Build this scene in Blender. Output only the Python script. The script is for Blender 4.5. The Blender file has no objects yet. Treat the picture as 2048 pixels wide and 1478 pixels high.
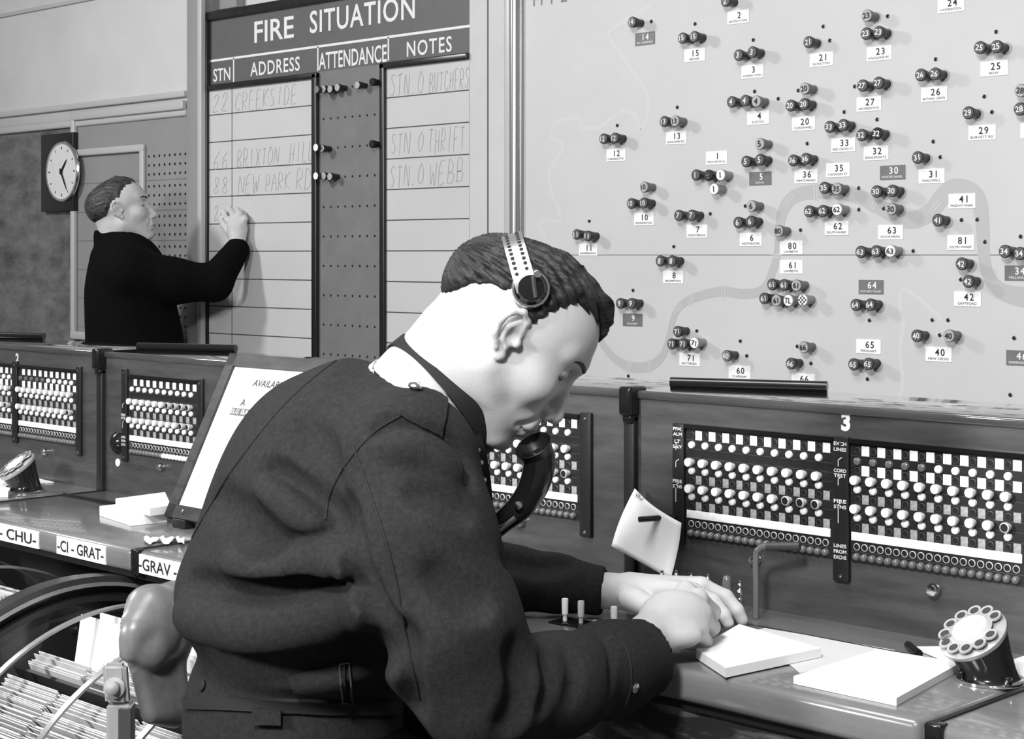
import bpy, bmesh, math, random
import numpy as np
from mathutils import Vector, Matrix
random.seed(7)
S = bpy.context.scene
COL = S.collection
# ---------------------------------------------------------------- camera, world, lights, exposure
FPX = 3400.0                      # focal length in pixels of a 2048 x 1478 frame
YAW = math.radians(44.55)         # the wall runs at about 45 degrees to the view
CAMZ = 1.33
HOR = 510.0                       # horizon row
sa, ca = math.sin(YAW), math.cos(YAW)
cam = bpy.data.cameras.new('camera')
camo = bpy.data.objects.new('camera', cam); COL.objects.link(camo)
cam.sensor_fit = 'HORIZONTAL'; cam.sensor_width = 36.0
cam.lens = 36.0 * FPX / 2048.0
cam.shift_y = -(739.0 - HOR) / 2048.0
cam.clip_start = 0.05
camo.location = (0, 0, CAMZ)
camo.rotation_euler = (math.pi / 2, 0, YAW)
S.camera = camo
S.view_settings.view_transform = 'Standard'
S.view_settings.look = 'None'
S.view_settings.exposure = 0.0
S.view_settings.gamma = 1.0
S.view_settings.use_curve_mapping = False
w = bpy.data.worlds.new('room_ambience'); S.world = w; w.use_nodes = True
w.node_tree.nodes['Background'].inputs[0].default_value = (1, 1, 1, 1)
w.node_tree.nodes['Background'].inputs[1].default_value = 0.22

def area(name, loc, target, size, power, size_y=None):
    l = bpy.data.lights.new(name, 'AREA'); l.energy = power; l.size = size
    if size_y: l.shape = 'RECTANGLE'; l.size_y = size_y
    o = bpy.data.objects.new(name, l); COL.objects.link(o)
    o.location = loc
    o.rotation_euler = (Vector(target) - Vector(loc)).to_track_quat('-Z', 'Y').to_euler()
    return o
area('photo_flood_light', (-2.35, -1.25, 1.98), (-2.2, 2.2, 1.25), 0.30, 92)
area('photo_flood_light', (-0.35, -0.55, 2.75), (-1.9, 2.3, 1.0), 0.40, 108)
area('ceiling_light', (-5.5, 0.9, 2.9), (-4.6, 3.0, 1.0), 0.35, 60)
area('ceiling_light', (-1.6, 1.0, 2.95), (-1.6, 1.6, 0.8), 0.9, 34)

# ---------------------------------------------------------------- small maths
def ray(u):
    t = (u - 1024.0) / FPX
    return (-sa + t * ca, ca + t * sa)
def W(u, v, Y):                    # the point at depth plane Y that is seen along a line of sight
    d = ray(u); s = Y / d[1]
    return Vector((s * d[0], Y, CAMZ - (v - HOR) / FPX * s))
def WZ(u, v, Z):                   # the same on the horizontal plane Z
    s = (CAMZ - Z) * FPX / (v - HOR); d = ray(u)
    return Vector((s * d[0], s * d[1], Z))
RV = Vector((ca, sa, 0)); FV = Vector((-sa, ca, 0)); UV = Vector((0, 0, 1))
CAM = Vector((0, 0, CAMZ))
def PC(u, v, s):                   # camera-aligned metres (right, forward, up)
    return np.array([(u - 1024.0) / FPX * s, s, -(v - HOR) / FPX * s])
def C2W(p):
    return CAM + RV * float(p[0]) + FV * float(p[1]) + UV * float(p[2])

# ---------------------------------------------------------------- materials (all grey: the photograph is black and white)
MATS = {}
def mat(name, val, rough=0.6, spec=0.3, metal=0.0, noise=0.0, nscale=8.0, stretch=(1, 1, 1), bump=0.0, bscale=60.0,
        coat=0.0, detail=6.0, val2=None, sss=0.0, ramp=(0.35, 0.65)):
    if name in MATS: return MATS[name]
    m = bpy.data.materials.new(name); m.use_nodes = True
    nt = m.node_tree; b = nt.nodes['Principled BSDF']
    b.inputs['Roughness'].default_value = rough
    b.inputs['Specular IOR Level'].default_value = spec
    b.inputs['Metallic'].default_value = metal
    b.inputs['Coat Weight'].default_value = coat
    b.inputs['Coat Roughness'].default_value = 0.05
    b.inputs['Base Color'].default_value = (val, val, val, 1)
    tc = nt.nodes.new('ShaderNodeTexCoord')
    if noise > 0 or val2 is not None:
        mp = nt.nodes.new('ShaderNodeMapping'); mp.inputs['Scale'].default_value = stretch
        nt.links.new(tc.outputs['Object'], mp.inputs[0])
        n = nt.nodes.new('ShaderNodeTexNoise'); n.inputs['Scale'].default_value = nscale
        n.inputs['Detail'].default_value = detail; n.inputs['Roughness'].default_value = 0.65
        nt.links.new(mp.outputs[0], n.inputs['Vector'])
        r = nt.nodes.new('ShaderNodeValToRGB')
        lo = val * (1 - noise) if val2 is None else val
        hi = val * (1 + noise) if val2 is None else val2
        r.color_ramp.elements[0].color = (lo, lo, lo, 1); r.color_ramp.elements[0].position = ramp[0]
        r.color_ramp.elements[1].color = (hi, hi, hi, 1); r.color_ramp.elements[1].position = ramp[1]
        nt.links.new(n.outputs[0], r.inputs[0]); nt.links.new(r.outputs[0], b.inputs['Base Color'])
    if bump > 0:
        n2 = nt.nodes.new('ShaderNodeTexNoise'); n2.inputs['Scale'].default_value = bscale
        n2.inputs['Detail'].default_value = 5
        if bump > 0 and stretch != (1, 1, 1):
            mp2 = nt.nodes.new('ShaderNodeMapping'); mp2.inputs['Scale'].default_value = stretch
            nt.links.new(tc.outputs['Object'], mp2.inputs[0]); nt.links.new(mp2.outputs[0], n2.inputs['Vector'])
        else:
            nt.links.new(tc.outputs['Object'], n2.inputs['Vector'])
        bp = nt.nodes.new('ShaderNodeBump'); bp.inputs['Strength'].default_value = bump
        bp.inputs['Distance'].default_value = 0.002
        nt.links.new(n2.outputs[0], bp.inputs['Height']); nt.links.new(bp.outputs[0], b.inputs['Normal'])
    if sss > 0:
        b.inputs['Subsurface Weight'].default_value = sss
        b.inputs['Subsurface Radius'].default_value = (0.006, 0.006, 0.006)
        b.inputs['Subsurface Scale'].default_value = 1.0
    MATS[name] = m
    return m

mat('plaster', 0.50, 0.8, 0.15, noise=0.05, nscale=3, bump=0.08, bscale=90)
mat('rail_paint', 0.40, 0.5, 0.3, noise=0.06, nscale=4, stretch=(0.3, 1, 4))
mat('board_grey', 0.24, 0.55, 0.3, noise=0.04, nscale=5)
mat('post_grey', 0.24, 0.45, 0.4, noise=0.05, nscale=5)
mat('moulding_grey', 0.42, 0.35, 0.4)
mat('dark_frame', 0.012, 0.3, 0.5, noise=0.3, nscale=12, stretch=(3, 3, 0.4))
mat('header_grey', 0.10, 0.5, 0.3, noise=0.05, nscale=20)
mat('peg_panel', 0.16, 0.55, 0.3, noise=0.08, nscale=12)
mat('writing_white', 0.50, 0.22, 0.5, noise=0.03, nscale=3)
mat('rule_line', 0.06, 0.6)
mat('letter_white', 0.66, 0.5)
mat('letter_black', 0.02, 0.5)
mat('pencil_grey', 0.31, 0.6)
mat('map_grey', 0.50, 0.5, 0.3, noise=0.03, nscale=2.5)
mat('map_river', 0.405, 0.5, 0.3)
mat('map_pale', 0.525, 0.5, 0.3)
mat('hole_black', 0.008, 0.7)
mat('knob_dark', 0.10, 0.25, 0.5, metal=0.5)
mat('pin_brass', 0.5, 0.25, 0.5, metal=0.9)
mat('label_white', 0.80, 0.5)
mat('label_grey', 0.15, 0.45, noise=0.1, nscale=30)
mat('metal_trim', 0.35, 0.28, 0.5, metal=0.7, noise=0.1, nscale=6, stretch=(1, 1, 0.1))
mat('panel_light', 0.48, 0.5, 0.3, noise=0.04, nscale=4)
mat('wall_chart', 0.06, 0.6, 0.25, noise=0.0, nscale=7, stretch=(1, 1, 2.0), val2=0.20, detail=9, ramp=(0.3, 0.72))
mat('clock_board', 0.012, 0.35, 0.4)
mat('clock_face', 0.62, 0.4, noise=0.04, nscale=40)
mat('peg_dark', 0.085, 0.4, 0.4)
mat('peg_shaft', 0.016, 0.4, 0.4)
mat('peg_light', 0.36, 0.4, 0.4)
mat('peg_light_shaft', 0.13, 0.45, 0.4)
mat('peg_white', 0.78, 0.4, 0.4)
mat('peg_white_shaft', 0.26, 0.45, 0.4)
mat('wood_dark', 0.020, 0.28, 0.5, nscale=5, stretch=(1.2, 1.2, 7), val2=0.042, bump=0.03, bscale=30, coat=0.25, detail=8)
mat('frame_wood', 0.02, 0.5, 0.3, nscale=6, stretch=(2, 2, 8), val2=0.05, detail=8)
mat('wood_panel', 0.036, 0.30, 0.5, nscale=4, stretch=(1.0, 1.0, 6), val2=0.080, bump=0.02, bscale=30, coat=0.2, detail=8)
mat('wood_top', 0.04, 0.10, 0.5, nscale=4, stretch=(0.8, 5, 5), val2=0.07, coat=1.0)
mat('wood_table', 0.135, 0.2, 0.5, nscale=4, stretch=(0.8, 5, 5), val2=0.20, bump=0.02, bscale=20, coat=0.45, detail=8)
mat('wood_worn', 0.02, 0.45, 0.4, nscale=9, stretch=(1, 3, 6), val2=0.22, bump=0.15, bscale=20, detail=9, ramp=(0.48, 0.72))
mat('black_gloss', 0.008, 0.15, 0.5)
mat('black_satin', 0.012, 0.4, 0.4)
mat('strip_black', 0.016, 0.35, 0.4)
mat('strip_grey', 0.045, 0.4, 0.4)
mat('ivory', 0.86, 0.35, 0.4)
mat('knob_grey', 0.52, 0.3, 0.4)
mat('tab_white', 0.80, 0.45, noise=0.08, nscale=160)
mat('tab_grey', 0.30, 0.5, noise=0.25, nscale=260)
mat('brass', 0.55, 0.2, 0.5, metal=1.0)
mat('chrome', 0.75, 0.15, 0.5, metal=1.0)
mat('dome_glass', 0.12, 0.2, 0.6)
mat('paper', 0.84, 0.7, 0.1)
mat('paper_grey', 0.58, 0.7, 0.1)
mat('skin', 0.47, 0.55, 0.25, noise=0.05, nscale=22, bump=0.10, bscale=220, sss=0.15)
mat('hair', 0.005, 0.5, 0.22, nscale=45, stretch=(0.35, 1, 1.6), val2=0.03, bump=0.7, bscale=70, detail=7)
mat('hair_short', 0.012, 0.5, 0.3, nscale=60, stretch=(0.6, 1, 1.2), val2=0.07, bump=0.4, bscale=150, detail=7)
mat('wool_jacket', 0.020, 0.95, 0.12, noise=0.22, nscale=160, bump=0.35, bscale=420)
mat('wool_black', 0.004, 0.95, 0.05, noise=0.2, nscale=120)
mat('shirt', 0.74, 0.8, 0.1)
mat('strap_dark', 0.014, 0.7, 0.2)
mat('leather', 0.10, 0.33, 0.5, nscale=14, val2=0.17, bump=0.25, bscale=50, detail=6)
mat('cast_iron', 0.24, 0.5, 0.4, noise=0.12, nscale=14)
mat('dial_metal', 0.40, 0.35, 0.5, metal=0.25)
mat('rim_metal', 0.035, 0.3, 0.5, metal=0.2, noise=0.25, nscale=10)
mat('hoop_metal', 0.30, 0.35, 0.5, metal=0.5, noise=0.12, nscale=14)
mat('band_metal', 0.26, 0.35, 0.5, metal=0.7)
mat('card_edges', 0.52, 0.8, 0.1, noise=0.06, nscale=30)
mat('dial_white', 0.72, 0.4)

# ---------------------------------------------------------------- object helpers
ORG = {}
def obj(name, me, parent=None, loc=(0, 0, 0), world=True):
    """link mesh `me`; loc is in world space, vertices relative to loc"""
    o = bpy.data.objects.new(name, me); COL.objects.link(o)
    p = Vector((0, 0, 0))
    if parent is not None:
        o.parent = parent; p = ORG[parent.name]
    l = Vector(loc)
    o.location = l - p
    ORG[o.name] = l
    return o
def thing(name, label, cat, loc=(0, 0, 0), group=None):
    o = bpy.data.objects.new(name, None); COL.objects.link(o)
    o.empty_display_size = 0.05
    o.location = loc; ORG[o.name] = Vector(loc)
    return tag(o, label, cat, group)
def tag(o, label, cat, group=None):
    o['label'] = label; o['category'] = cat
    if group: o['group'] = group
    return o
def structure(o): o['kind'] = 'structure'; return o

class G:
    """collects world-space geometry, with material slots, and links it as one mesh object"""
    def __init__(s): s.v = []; s.f = []; s.m = []; s.sm = []; s.mats = []
    def slot(s, m):
        if m not in s.mats: s.mats.append(m)
        return s.mats.index(m)
    def add(s, vs, fs, m, smooth=False):
        b = len(s.v); k = s.slot(m)
        s.v += [tuple(x) for x in vs]
        for f in fs: s.f.append(tuple(i + b for i in f)); s.m.append(k); s.sm.append(smooth)
    def box(s, lo, hi, m, bev=0.0):
        if bev > 0:
            bm = bmesh.new(); bmesh.ops.create_cube(bm, size=1)
            for v in bm.verts: v.co = Vector([(lo[i] + hi[i]) / 2 + v.co[i] * (hi[i] - lo[i]) for i in range(3)])
            bmesh.ops.bevel(bm, geom=bm.edges[:], offset=bev, segments=3, affect='EDGES', profile=0.5)
            s.bm(bm, m, True); return
        x0, y0, z0 = lo; x1, y1, z1 = hi
        vs = [(x0, y0, z0), (x1, y0, z0), (x1, y1, z0), (x0, y1, z0), (x0, y0, z1), (x1, y0, z1), (x1, y1, z1), (x0, y1, z1)]
        s.add(vs, [(0, 3, 2, 1), (4, 5, 6, 7), (0, 1, 5, 4), (1, 2, 6, 5), (2, 3, 7, 6), (3, 0, 4, 7)], m)
    def bm(s, bm, m, smooth=False):
        bm.verts.index_update()
        s.add([v.co.copy() for v in bm.verts], [[v.index for v in f.verts] for f in bm.faces], m, smooth)
        bm.free()
    def quadbox(s, q, n, th, m):
        """slab from 4 corner points, thickened by th along n"""
        q = [Vector(p) for p in q]; n = Vector(n) * th
        vs = q + [p + n for p in q]
        s.add(vs, [(3, 2, 1, 0), (4, 5, 6, 7), (0, 1, 5, 4), (1, 2, 6, 5), (2, 3, 7, 6), (3, 0, 4, 7)], m)
    def tube(s, pts, r, m, seg=12, caps=True, flat=None):
        pts = [Vector(p) for p in pts]; n = len(pts)
        if not hasattr(r, '__len__'): r = [r] * n
        vs = []; fs = []
        prev = None
        for i, p in enumerate(pts):
            t = (pts[min(i + 1, n - 1)] - pts[max(i - 1, 0)]).normalized()
            if prev is None:
                a = Vector((0, 0, 1)) if abs(t.z) < 0.9 else Vector((1, 0, 0))
                prev = (a - t * a.dot(t)).normalized()
            else:
                prev = (prev - t * prev.dot(t)).normalized()
            b = t.cross(prev)
            for k in range(seg):
                an = 2 * math.pi * k / seg
                vs.append(p + (prev * math.cos(an) + b * math.sin(an)) * r[i])
        for i in range(n - 1):
            for k in range(seg):
                a = i * seg + k; b2 = i * seg + (k + 1) % seg
                fs.append((a, b2, b2 + seg, a + seg))
        if caps:
            fs.append(tuple(range(seg))[::-1]); fs.append(tuple(range((n - 1) * seg, n * seg)))
        s.add(vs, fs, m, True)
    def lathe(s, prof, m, o=(0, 0, 0), axis=(0, 0, 1), seg=24, smooth=True):
        """prof: list of (radius, height along axis)"""
        ax = Vector(axis).normalized(); o = Vector(o)
        a = Vector((0, 0, 1)) if abs(ax.z) < 0.9 else Vector((1, 0, 0))
        e1 = (a - ax * a.dot(ax)).normalized(); e2 = ax.cross(e1)
        vs = []; fs = []
        for (r, h) in prof:
            for k in range(seg):
                an = 2 * math.pi * k / seg
                vs.append(o + ax * h + (e1 * math.cos(an) + e2 * math.sin(an)) * max(r, 1e-5))
        for i in range(len(prof) - 1):
            for k in range(seg):
                p = i * seg + k; q = i * seg + (k + 1) % seg
                fs.append((p, q, q + seg, p + seg))
        fs.append(tuple(range(seg))[::-1]); fs.append(tuple(range((len(prof) - 1) * seg, len(prof) * seg)))
        s.add(vs, fs, m, smooth)
    def ribbon(s, pts, wd, n, m, lift=0.0):
        """flat ribbon of width wd along pts on the plane with normal n"""
        pts = [Vector(p) for p in pts]; n = Vector(n); vs = []; fs = []; N = len(pts)
        if not hasattr(wd, '__len__'): wd = [wd] * N
        for i, p in enumerate(pts):
            t = (pts[min(i + 1, N - 1)] - pts[max(i - 1, 0)]).normalized()
            b = n.cross(t).normalized()
            vs += [p + b * wd[i] / 2 + n * lift, p - b * wd[i] / 2 + n * lift]
        for i in range(N - 1): fs.append((2 * i, 2 * i + 1, 2 * i + 3, 2 * i + 2))
        s.add(vs, fs, m)
    def build(s, name, parent=None, loc=(0, 0, 0)):
        l = Vector(loc)
        me = bpy.data.meshes.new(name)
        me.from_pydata([tuple(Vector(v) - l) for v in s.v], [], s.f)
        for m in s.mats: me.materials.append(MATS[m])
        me.polygons.foreach_set('material_index', s.m); me.polygons.foreach_set('use_smooth', s.sm)
        me.validate(); me.update()
        bm = bmesh.new(); bm.from_mesh(me)
        bmesh.ops.recalc_face_normals(bm, faces=bm.faces[:]) if not getattr(s, 'keepn', False) else None
        bm.to_mesh(me); bm.free()
        try: me.set_sharp_from_angle(angle=math.radians(38))
        except Exception: pass
        return obj(name, me, parent, loc)

def smooth_path(pts, n=8):
    """Catmull-Rom through points"""
    P = [Vector(p) for p in pts]; out = []
    for i in range(len(P) - 1):
        p0 = P[max(i - 1, 0)]; p1 = P[i]; p2 = P[i + 1]; p3 = P[min(i + 2, len(P) - 1)]
        for k in range(n):
            t = k / n
            out.append(0.5 * ((2 * p1) + (p2 - p0) * t + (2 * p0 - 5 * p1 + 4 * p2 - p3) * t * t + (3 * p1 - p0 - 3 * p2 + p3) * t ** 3))
    out.append(P[-1]); return out

# ---------------------------------------------------------------- lettering
TX = {}
def text_geo(s, bold=0.0, spacing=1.0):
    k = (s, bold, spacing)
    if k not in TX:
        c = bpy.data.curves.new('lettering', 'FONT'); c.body = s; c.size = 1; c.offset = bold; c.resolution_u = 3
        c.space_character = spacing
        o = bpy.data.objects.new('lettering', c)
        m = bpy.data.meshes.new_from_object(o)
        vs = np.array([v.co[:] for v in m.vertices]); fs = [tuple(p.vertices) for p in m.polygons]
        bpy.data.objects.remove(o); bpy.data.curves.remove(c); bpy.data.meshes.remove(m)
        lo = vs.min(0); hi = vs.max(0)
        vs[:, 0] -= (lo[0] + hi[0]) / 2; vs[:, 1] -= (lo[1] + hi[1]) / 2
        TX[k] = (vs, fs, hi - lo)
    return TX[k]
def put_text(g, s, centre, ex, ey, height, m, width=None, lift=0.0008, bold=0.0, spacing=1.0, shear=0.0, rot=0.0):
    """lettering flat on the plane spanned by ex, ey (normal ex x ey)"""
    vs, fs, ext = text_geo(s, bold, spacing)
    ky = height / ext[1]; kx = ky if width is None else width / ext[0]
    ex = Vector(ex); ey = Vector(ey); n = ex.cross(ey); c = Vector(centre) + n * lift
    cr, sr = math.cos(rot), math.sin(rot)
    out = []
    for v in vs:
        x, y = v[0] * kx, v[1] * ky; x += shear * y
        x, y = x * cr - y * sr, x * sr + y * cr
        out.append(c + ex * x + ey * y)
    g.keepn = True
    g.add(out, fs, m)
EX, EZ, NY = Vector((1, 0, 0)), Vector((0, 0, 1)), Vector((0, -1, 0))

# handwriting: single-stroke capitals on a 0..1 box
STROKE = {
 'A': [[(0,0),(.45,1),(.9,0)],[(.2,.4),(.7,.4)]], 'B': [[(.1,0),(.15,1),(.7,.9),(.6,.55),(.15,.5),(.8,.35),(.7,.05),(.1,0)]],
 'C': [[(.8,.85),(.45,1),(.1,.6),(.15,.15),(.5,0),(.8,.15)]], 'D': [[(.1,0),(.15,1),(.6,.9),(.85,.5),(.6,.1),(.1,0)]],
 'E': [[(.75,1),(.15,1),(.1,0),(.75,0)],[(.1,.5),(.6,.5)]], 'F': [[(.75,1),(.15,1),(.1,0)],[(.1,.5),(.6,.5)]],
 'H': [[(.1,0),(.15,1)],[(.75,0),(.8,1)],[(.1,.5),(.78,.5)]], 'I': [[(.4,0),(.45,1)]],
 'K': [[(.1,0),(.15,1)],[(.8,1),(.15,.5),(.8,0)]], 'L': [[(.15,1),(.1,0),(.7,0)]], 'N': [[(.05,0),(.15,1),(.75,0),(.85,1)]],
 'M': [[(.02,0),(.15,1),(.45,.3),(.8,1),(.85,0)]],
 'O': [[(.45,1),(.1,.7),(.1,.2),(.45,0),(.8,.3),(.8,.75),(.45,1)]], 'P': [[(.1,0),(.15,1),(.7,.9),(.65,.5),(.15,.45)]],
 'R': [[(.1,0),(.15,1),(.7,.9),(.65,.5),(.15,.45),(.8,0)]], 'S': [[(.75,.9),(.4,1),(.15,.75),(.7,.35),(.5,0),(.05,.1)]],
 'T': [[(.4,0),(.45,1)],[(.05,.95),(.85,1)]], 'U': [[(.1,1),(.1,.2),(.4,0),(.7,.2),(.8,1)]],
 'W': [[(.05,1),(.2,0),(.45,.6),(.7,0),(.9,1)]], 'X': [[(.1,0),(.8,1)],[(.1,1),(.8,0)]], 'Y': [[(.1,1),(.4,.5),(.8,1)],[(.4,.5),(.35,0)]],
 '2': [[(.1,.8),(.4,1),(.7,.75),(.1,0),(.75,.05)]], '6': [[(.7,1),(.2,.5),(.15,.15),(.45,0),(.7,.25),(.45,.45),(.2,.3)]],
 '8': [[(.4,.5),(.15,.8),(.4,1),(.65,.8),(.4,.5),(.1,.2),(.4,0),(.7,.2),(.4,.5)]], 'G': [[(.8,.85),(.45,1),(.1,.6),(.15,.15),(.5,0),(.8,.2),(.8,.45),(.5,.45)]],
 '.': [[(.3,0),(.36,.05)]], '/': [[(.0,-.1),(.5,1.1)]]}
def hand(g, s, p0, p1, h, m='pencil_grey', wd=0.0019):
    """scrawl s from p0 to p1 on the wall plane"""
    p0 = Vector(p0); p1 = Vector(p1); ex = (p1 - p0) / max(len(s), 1)
    for i, ch in enumerate(s):
        for st in STROKE.get(ch, []):
            pts = []
            for (x, y) in st:
                jx = random.uniform(-.05, .05); jy = random.uniform(-.06, .06)
                pts.append(p0 + ex * (i + x * 0.85 + 0.16 * y + jx) + EZ * (h * (y + jy)))
            g.ribbon(smooth_path(pts, 4), wd, NY, m, lift=0.0008)
# ================================================================ THE ROOM
YW = 3.55                                   # front of the boards on the back wall
def xw(u, Y=YW): return W(u, HOR, Y).x
def zw(u, v, Y=YW): return W(u, v, Y).z
g = G(); g.box((-8.0, 3.62, 0), (1.5, 3.75, 3.1), 'plaster'); structure(g.build('wall_back'))
g = G(); g.box((-8.15, -3.0, 0), (-8.0, 3.75, 3.1), 'plaster'); structure(g.build('wall_left'))
g = G(); g.box((-8.15, -3.0, -0.1), (1.5, 3.75, 0), 'strip_grey'); structure(g.build('floor'))
g = G(); g.box((-8.15, -0.5, 3.1), (1.5, 3.75, 3.2), 'plaster'); structure(g.build('ceiling'))
# picture rail: a stepped moulding running along the wall
xr = xw(374, 3.6)
g = G()
g.box((-8.0, 3.585, 1.908), (xr, 3.625, 1.932), 'rail_paint', 0.005)
g.box((-8.0, 3.600, 1.866), (xr, 3.625, 1.910), 'rail_paint', 0.006)
g.box((-8.0, 3.590, 1.838), (xr, 3.625, 1.868), 'rail_paint', 0.008)
structure(g.build('trim_1'))
g = G(); g.box((-8.0, 3.610, 2.335), (xw(150, 3.6) + 2.0, 3.625, 2.352), 'rail_paint', 0.003); structure(g.build('trim_2'))

# ---- dark mottled chart, clock
xc = xw(151, 3.6)
g = G(); g.box((-7.9, 3.602, 0.55), (xc, 3.622, 1.832), 'wall_chart')
t = g.build('wall_chart'); tag(t, 'dark mottled wall chart behind the clock at the far left of the back wall', 'chart')
Yc = 3.56
t = thing('wall_clock', 'round white wall clock on a square black backboard, hands near twenty five past one', 'clock', (xw(121, Yc), 3.602, zw(121, 343, Yc)))
g = G(); g.box((xw(86, 3.585), 3.575, zw(86, 424, 3.585)), (xw(150, 3.585), 3.602, zw(121, 267, 3.585)), 'clock_board', 0.003); g.build('backboard', t)
cc = Vector((xw(121, Yc), 3.575, zw(121, 343, Yc)))
g = G(); g.lathe([(0.121, 0), (0.122, 0.006), (0.118, 0.012), (0.110, 0.012), (0.109, 0.008), (0.0, 0.008)], 'chrome', cc, (0, -1, 0), 48)
bz = g.build('bezel', t)
g = G(); g.lathe([(0.110, 0.0), (0.110, 0.0095), (0.0, 0.010)], 'clock_face', cc, (0, -1, 0), 48)
fc = cc + NY * 0.0105
for k in range(12):
    a = math.radians(30 * k); d = EX * math.sin(a) + EZ * math.cos(a)
    g.ribbon([fc + d * 0.088, fc + d * 0.099], 0.004 if k % 3 else 0.006, NY, 'rule_line', 0.0005)
g.build('clock_face', t)
def clock_hand(name, deg, L, wd, lift):
    a = math.radians(deg); d = EX * math.sin(a) + EZ * math.cos(a); g = G()
    g.ribbon([fc - d * 0.014, fc, fc + d * L * .6, fc + d * L], [wd * .8, wd, wd * .8, wd * .25], NY, 'hole_black', lift)
    if lift < 0.003: g.lathe([(0.009, 0), (0.009, 0.005), (0, 0.006)], 'hole_black', fc, (0, -1, 0), 16)
    g.build(name, t)
clock_hand('hour_hand', 41, 0.062, 0.013, 0.002)
clock_hand('minute_hand', 150, 0.088, 0.010, 0.004)

# ---- grey peg panel behind the standing man
Yp = 3.60
x0, x1 = xw(152, Yp), xw(374, Yp); z0, z1 = 1.016, 1.884
t = thing('peg_panel', 'grey framed peg panel with rows of small holes behind the standing man', 'panel', (x0, 3.62, z0))
g = G(); g.box((x0, Yp, z0), (x1, 3.62, z1), 'board_grey')
dd = 0.113
for i in range(7):
    zc = zw(330, 329, Yp) - dd * i
    for dz in (0.034, 0, -0.034):
        if zc + dz < z0 + 0.03: continue
        for k in range(8):
            xx = xw(298 + 10.4 * k, Yp)
            g.lathe([(0.0055, 0), (0.0055, 0.0006)], 'hole_black', (xx, Yp, zc + dz), (0, -1, 0), 8)
    g.ribbon([(xw(294, Yp), Yp, zc - 0.0565), (x1, Yp, zc - 0.0565)], 0.004, NY, 'peg_panel', 0.0005)
for i in range(6):
    zz = zw(159, 368, Yp) - dd * i
    if zz > z0: g.ribbon([(x0, Yp, zz), (xw(287, Yp), Yp, zz)], 0.004, NY, 'peg_panel', 0.0005)
g.build('board', t)
g = G()
g.box((x0 - 0.012, Yp - 0.022, z1 - 0.022), (x1, Yp, z1 + 0.012), 'moulding_grey', 0.006)
g.box((x0 - 0.012, Yp - 0.022, z0 - 0.02), (x1, Yp, z0 + 0.012), 'moulding_grey', 0.006)
g.box((x0 - 0.012, Yp - 0.0212, z0 - 0.018), (x0 + 0.014, Yp, z1 + 0.010), 'moulding_grey', 0.006)
g.build('frame', t)
g = G()
zi = zw(225, 301, Yp); xi = xw(289, Yp)
g.box((x0, Yp - 0.018, zi - 0.014), (xi + 0.014, Yp, zi + 0.014), 'moulding_grey', 0.006)
g.box((xi - 0.014, Yp - 0.0172, z0 + .02), (xi + 0.0132, Yp, zi + 0.012), 'moulding_grey', 0.006)
g.build('inner_frame', t)
# ---- upright post between the peg panel and the fire board
g = G(); g.box((xw(373, 3.52), 3.52, 0), (xw(402, 3.52), 3.62, 3.1), 'post_grey', 0.004)
g.box((xw(395, 3.51), 3.508, 0), (xw(402.5, 3.51), 3.53, 3.1), 'moulding_grey', 0.004)
structure(g.build('trim_3'))

# ================================================================ FIRE SITUATION BOARD
bx0, bx1 = xw(411), xw(941)
ztop = zw(411, 27)
t = thing('status_board', 'large fire situation board with dark header and ruled white columns', 'board', (bx0, 3.62, 0.7))
xL, xLr = xw(421), xw(630)             # left writing panel
xM = xw(766); xRl = xw(776)            # right writing panel
zb = 0.70
zlt = 1.911; zrt = 1.916
z_line = (zw(420, 124) + zw(940, 50)) / 2
g = G(); g.box((bx0, YW, zb), (bx1, 3.62, ztop), 'header_grey')
g.ribbon([(xL, YW, z_line), (bx1, YW, z_line)], 0.008, NY, 'letter_white', 0.0006)
for uu, va, vb in ((467.5, 118, 164), (636, 93, 142), (777, 73, 121)):
    g.ribbon([(xw(uu), YW, z_line), (xw(uu), YW, zw(uu, vb))], 0.007, NY, 'letter_white', 0.0006)
g.build('header_panel', t)
def wt(g, s, u0, u1, vc, h, **k):
    put_text(g, s, ((xw(u0) + xw(u1)) / 2, YW, zw((u0 + u1) / 2, vc)), EX, EZ, h, 'letter_white', width=xw(u1) - xw(u0), bold=0.012, **k)
for args in (('FIRE', 509, 588, 59, 0.073, 1.0), ('SITUATION', 620, 830, 29, 0.075, 1.08), ('STN', 427, 461, 149, 0.046, 1.0), ('ADDRESS', 501, 600, 133, 0.048, 1.1), ('ATTENDANCE', 638, 774, 114.5, 0.056, 1.0), ('NOTES', 814, 904, 93, 0.048, 1.15)):
    g = G(); wt(g, *args[:5], spacing=args[5]); g.build('lettering', t)
g = G(); g.box((xLr, YW - 0.002, zb), (xM, YW, 1.934), 'peg_panel')
for k in range(12):
    zz = zw(690, 234.6) - 0.0965 * (k - 1)
    for i in range(10):
        g.lathe([(0.0042, 0), (0.0042, 0.0006)], 'hole_black', (xw(648.5, YW) + 0.0365 * i, YW - 0.002, zz), (0, -1, 0), 8)
g.build('attendance_column', t)
g = G(); g.box((xL, YW - 0.006, zb), (xLr, YW, zlt), 'writing_white')
for k in range(12):
    zz = 1.825 - 0.0964 * k
    g.ribbon([(xL, YW - 0.006, zz), (xLr, YW - 0.006, zz)], 0.0035, NY, 'rule_line', 0.0005)
g.ribbon([(xw(467), YW - 0.006, zb), (xw(467), YW - 0.006, zlt)], 0.0035, NY, 'rule_line', 0.0005)
p = g.build('address_panel', t)
yy = YW - 0.006
def wh(s, u0, v0, u1, v1, h, **k):
    g = G(); hand(g, s, W(u0, v0, yy), W(u1, v1, yy), h, **k); g.keepn = True; g.build('handwriting', p)
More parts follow.
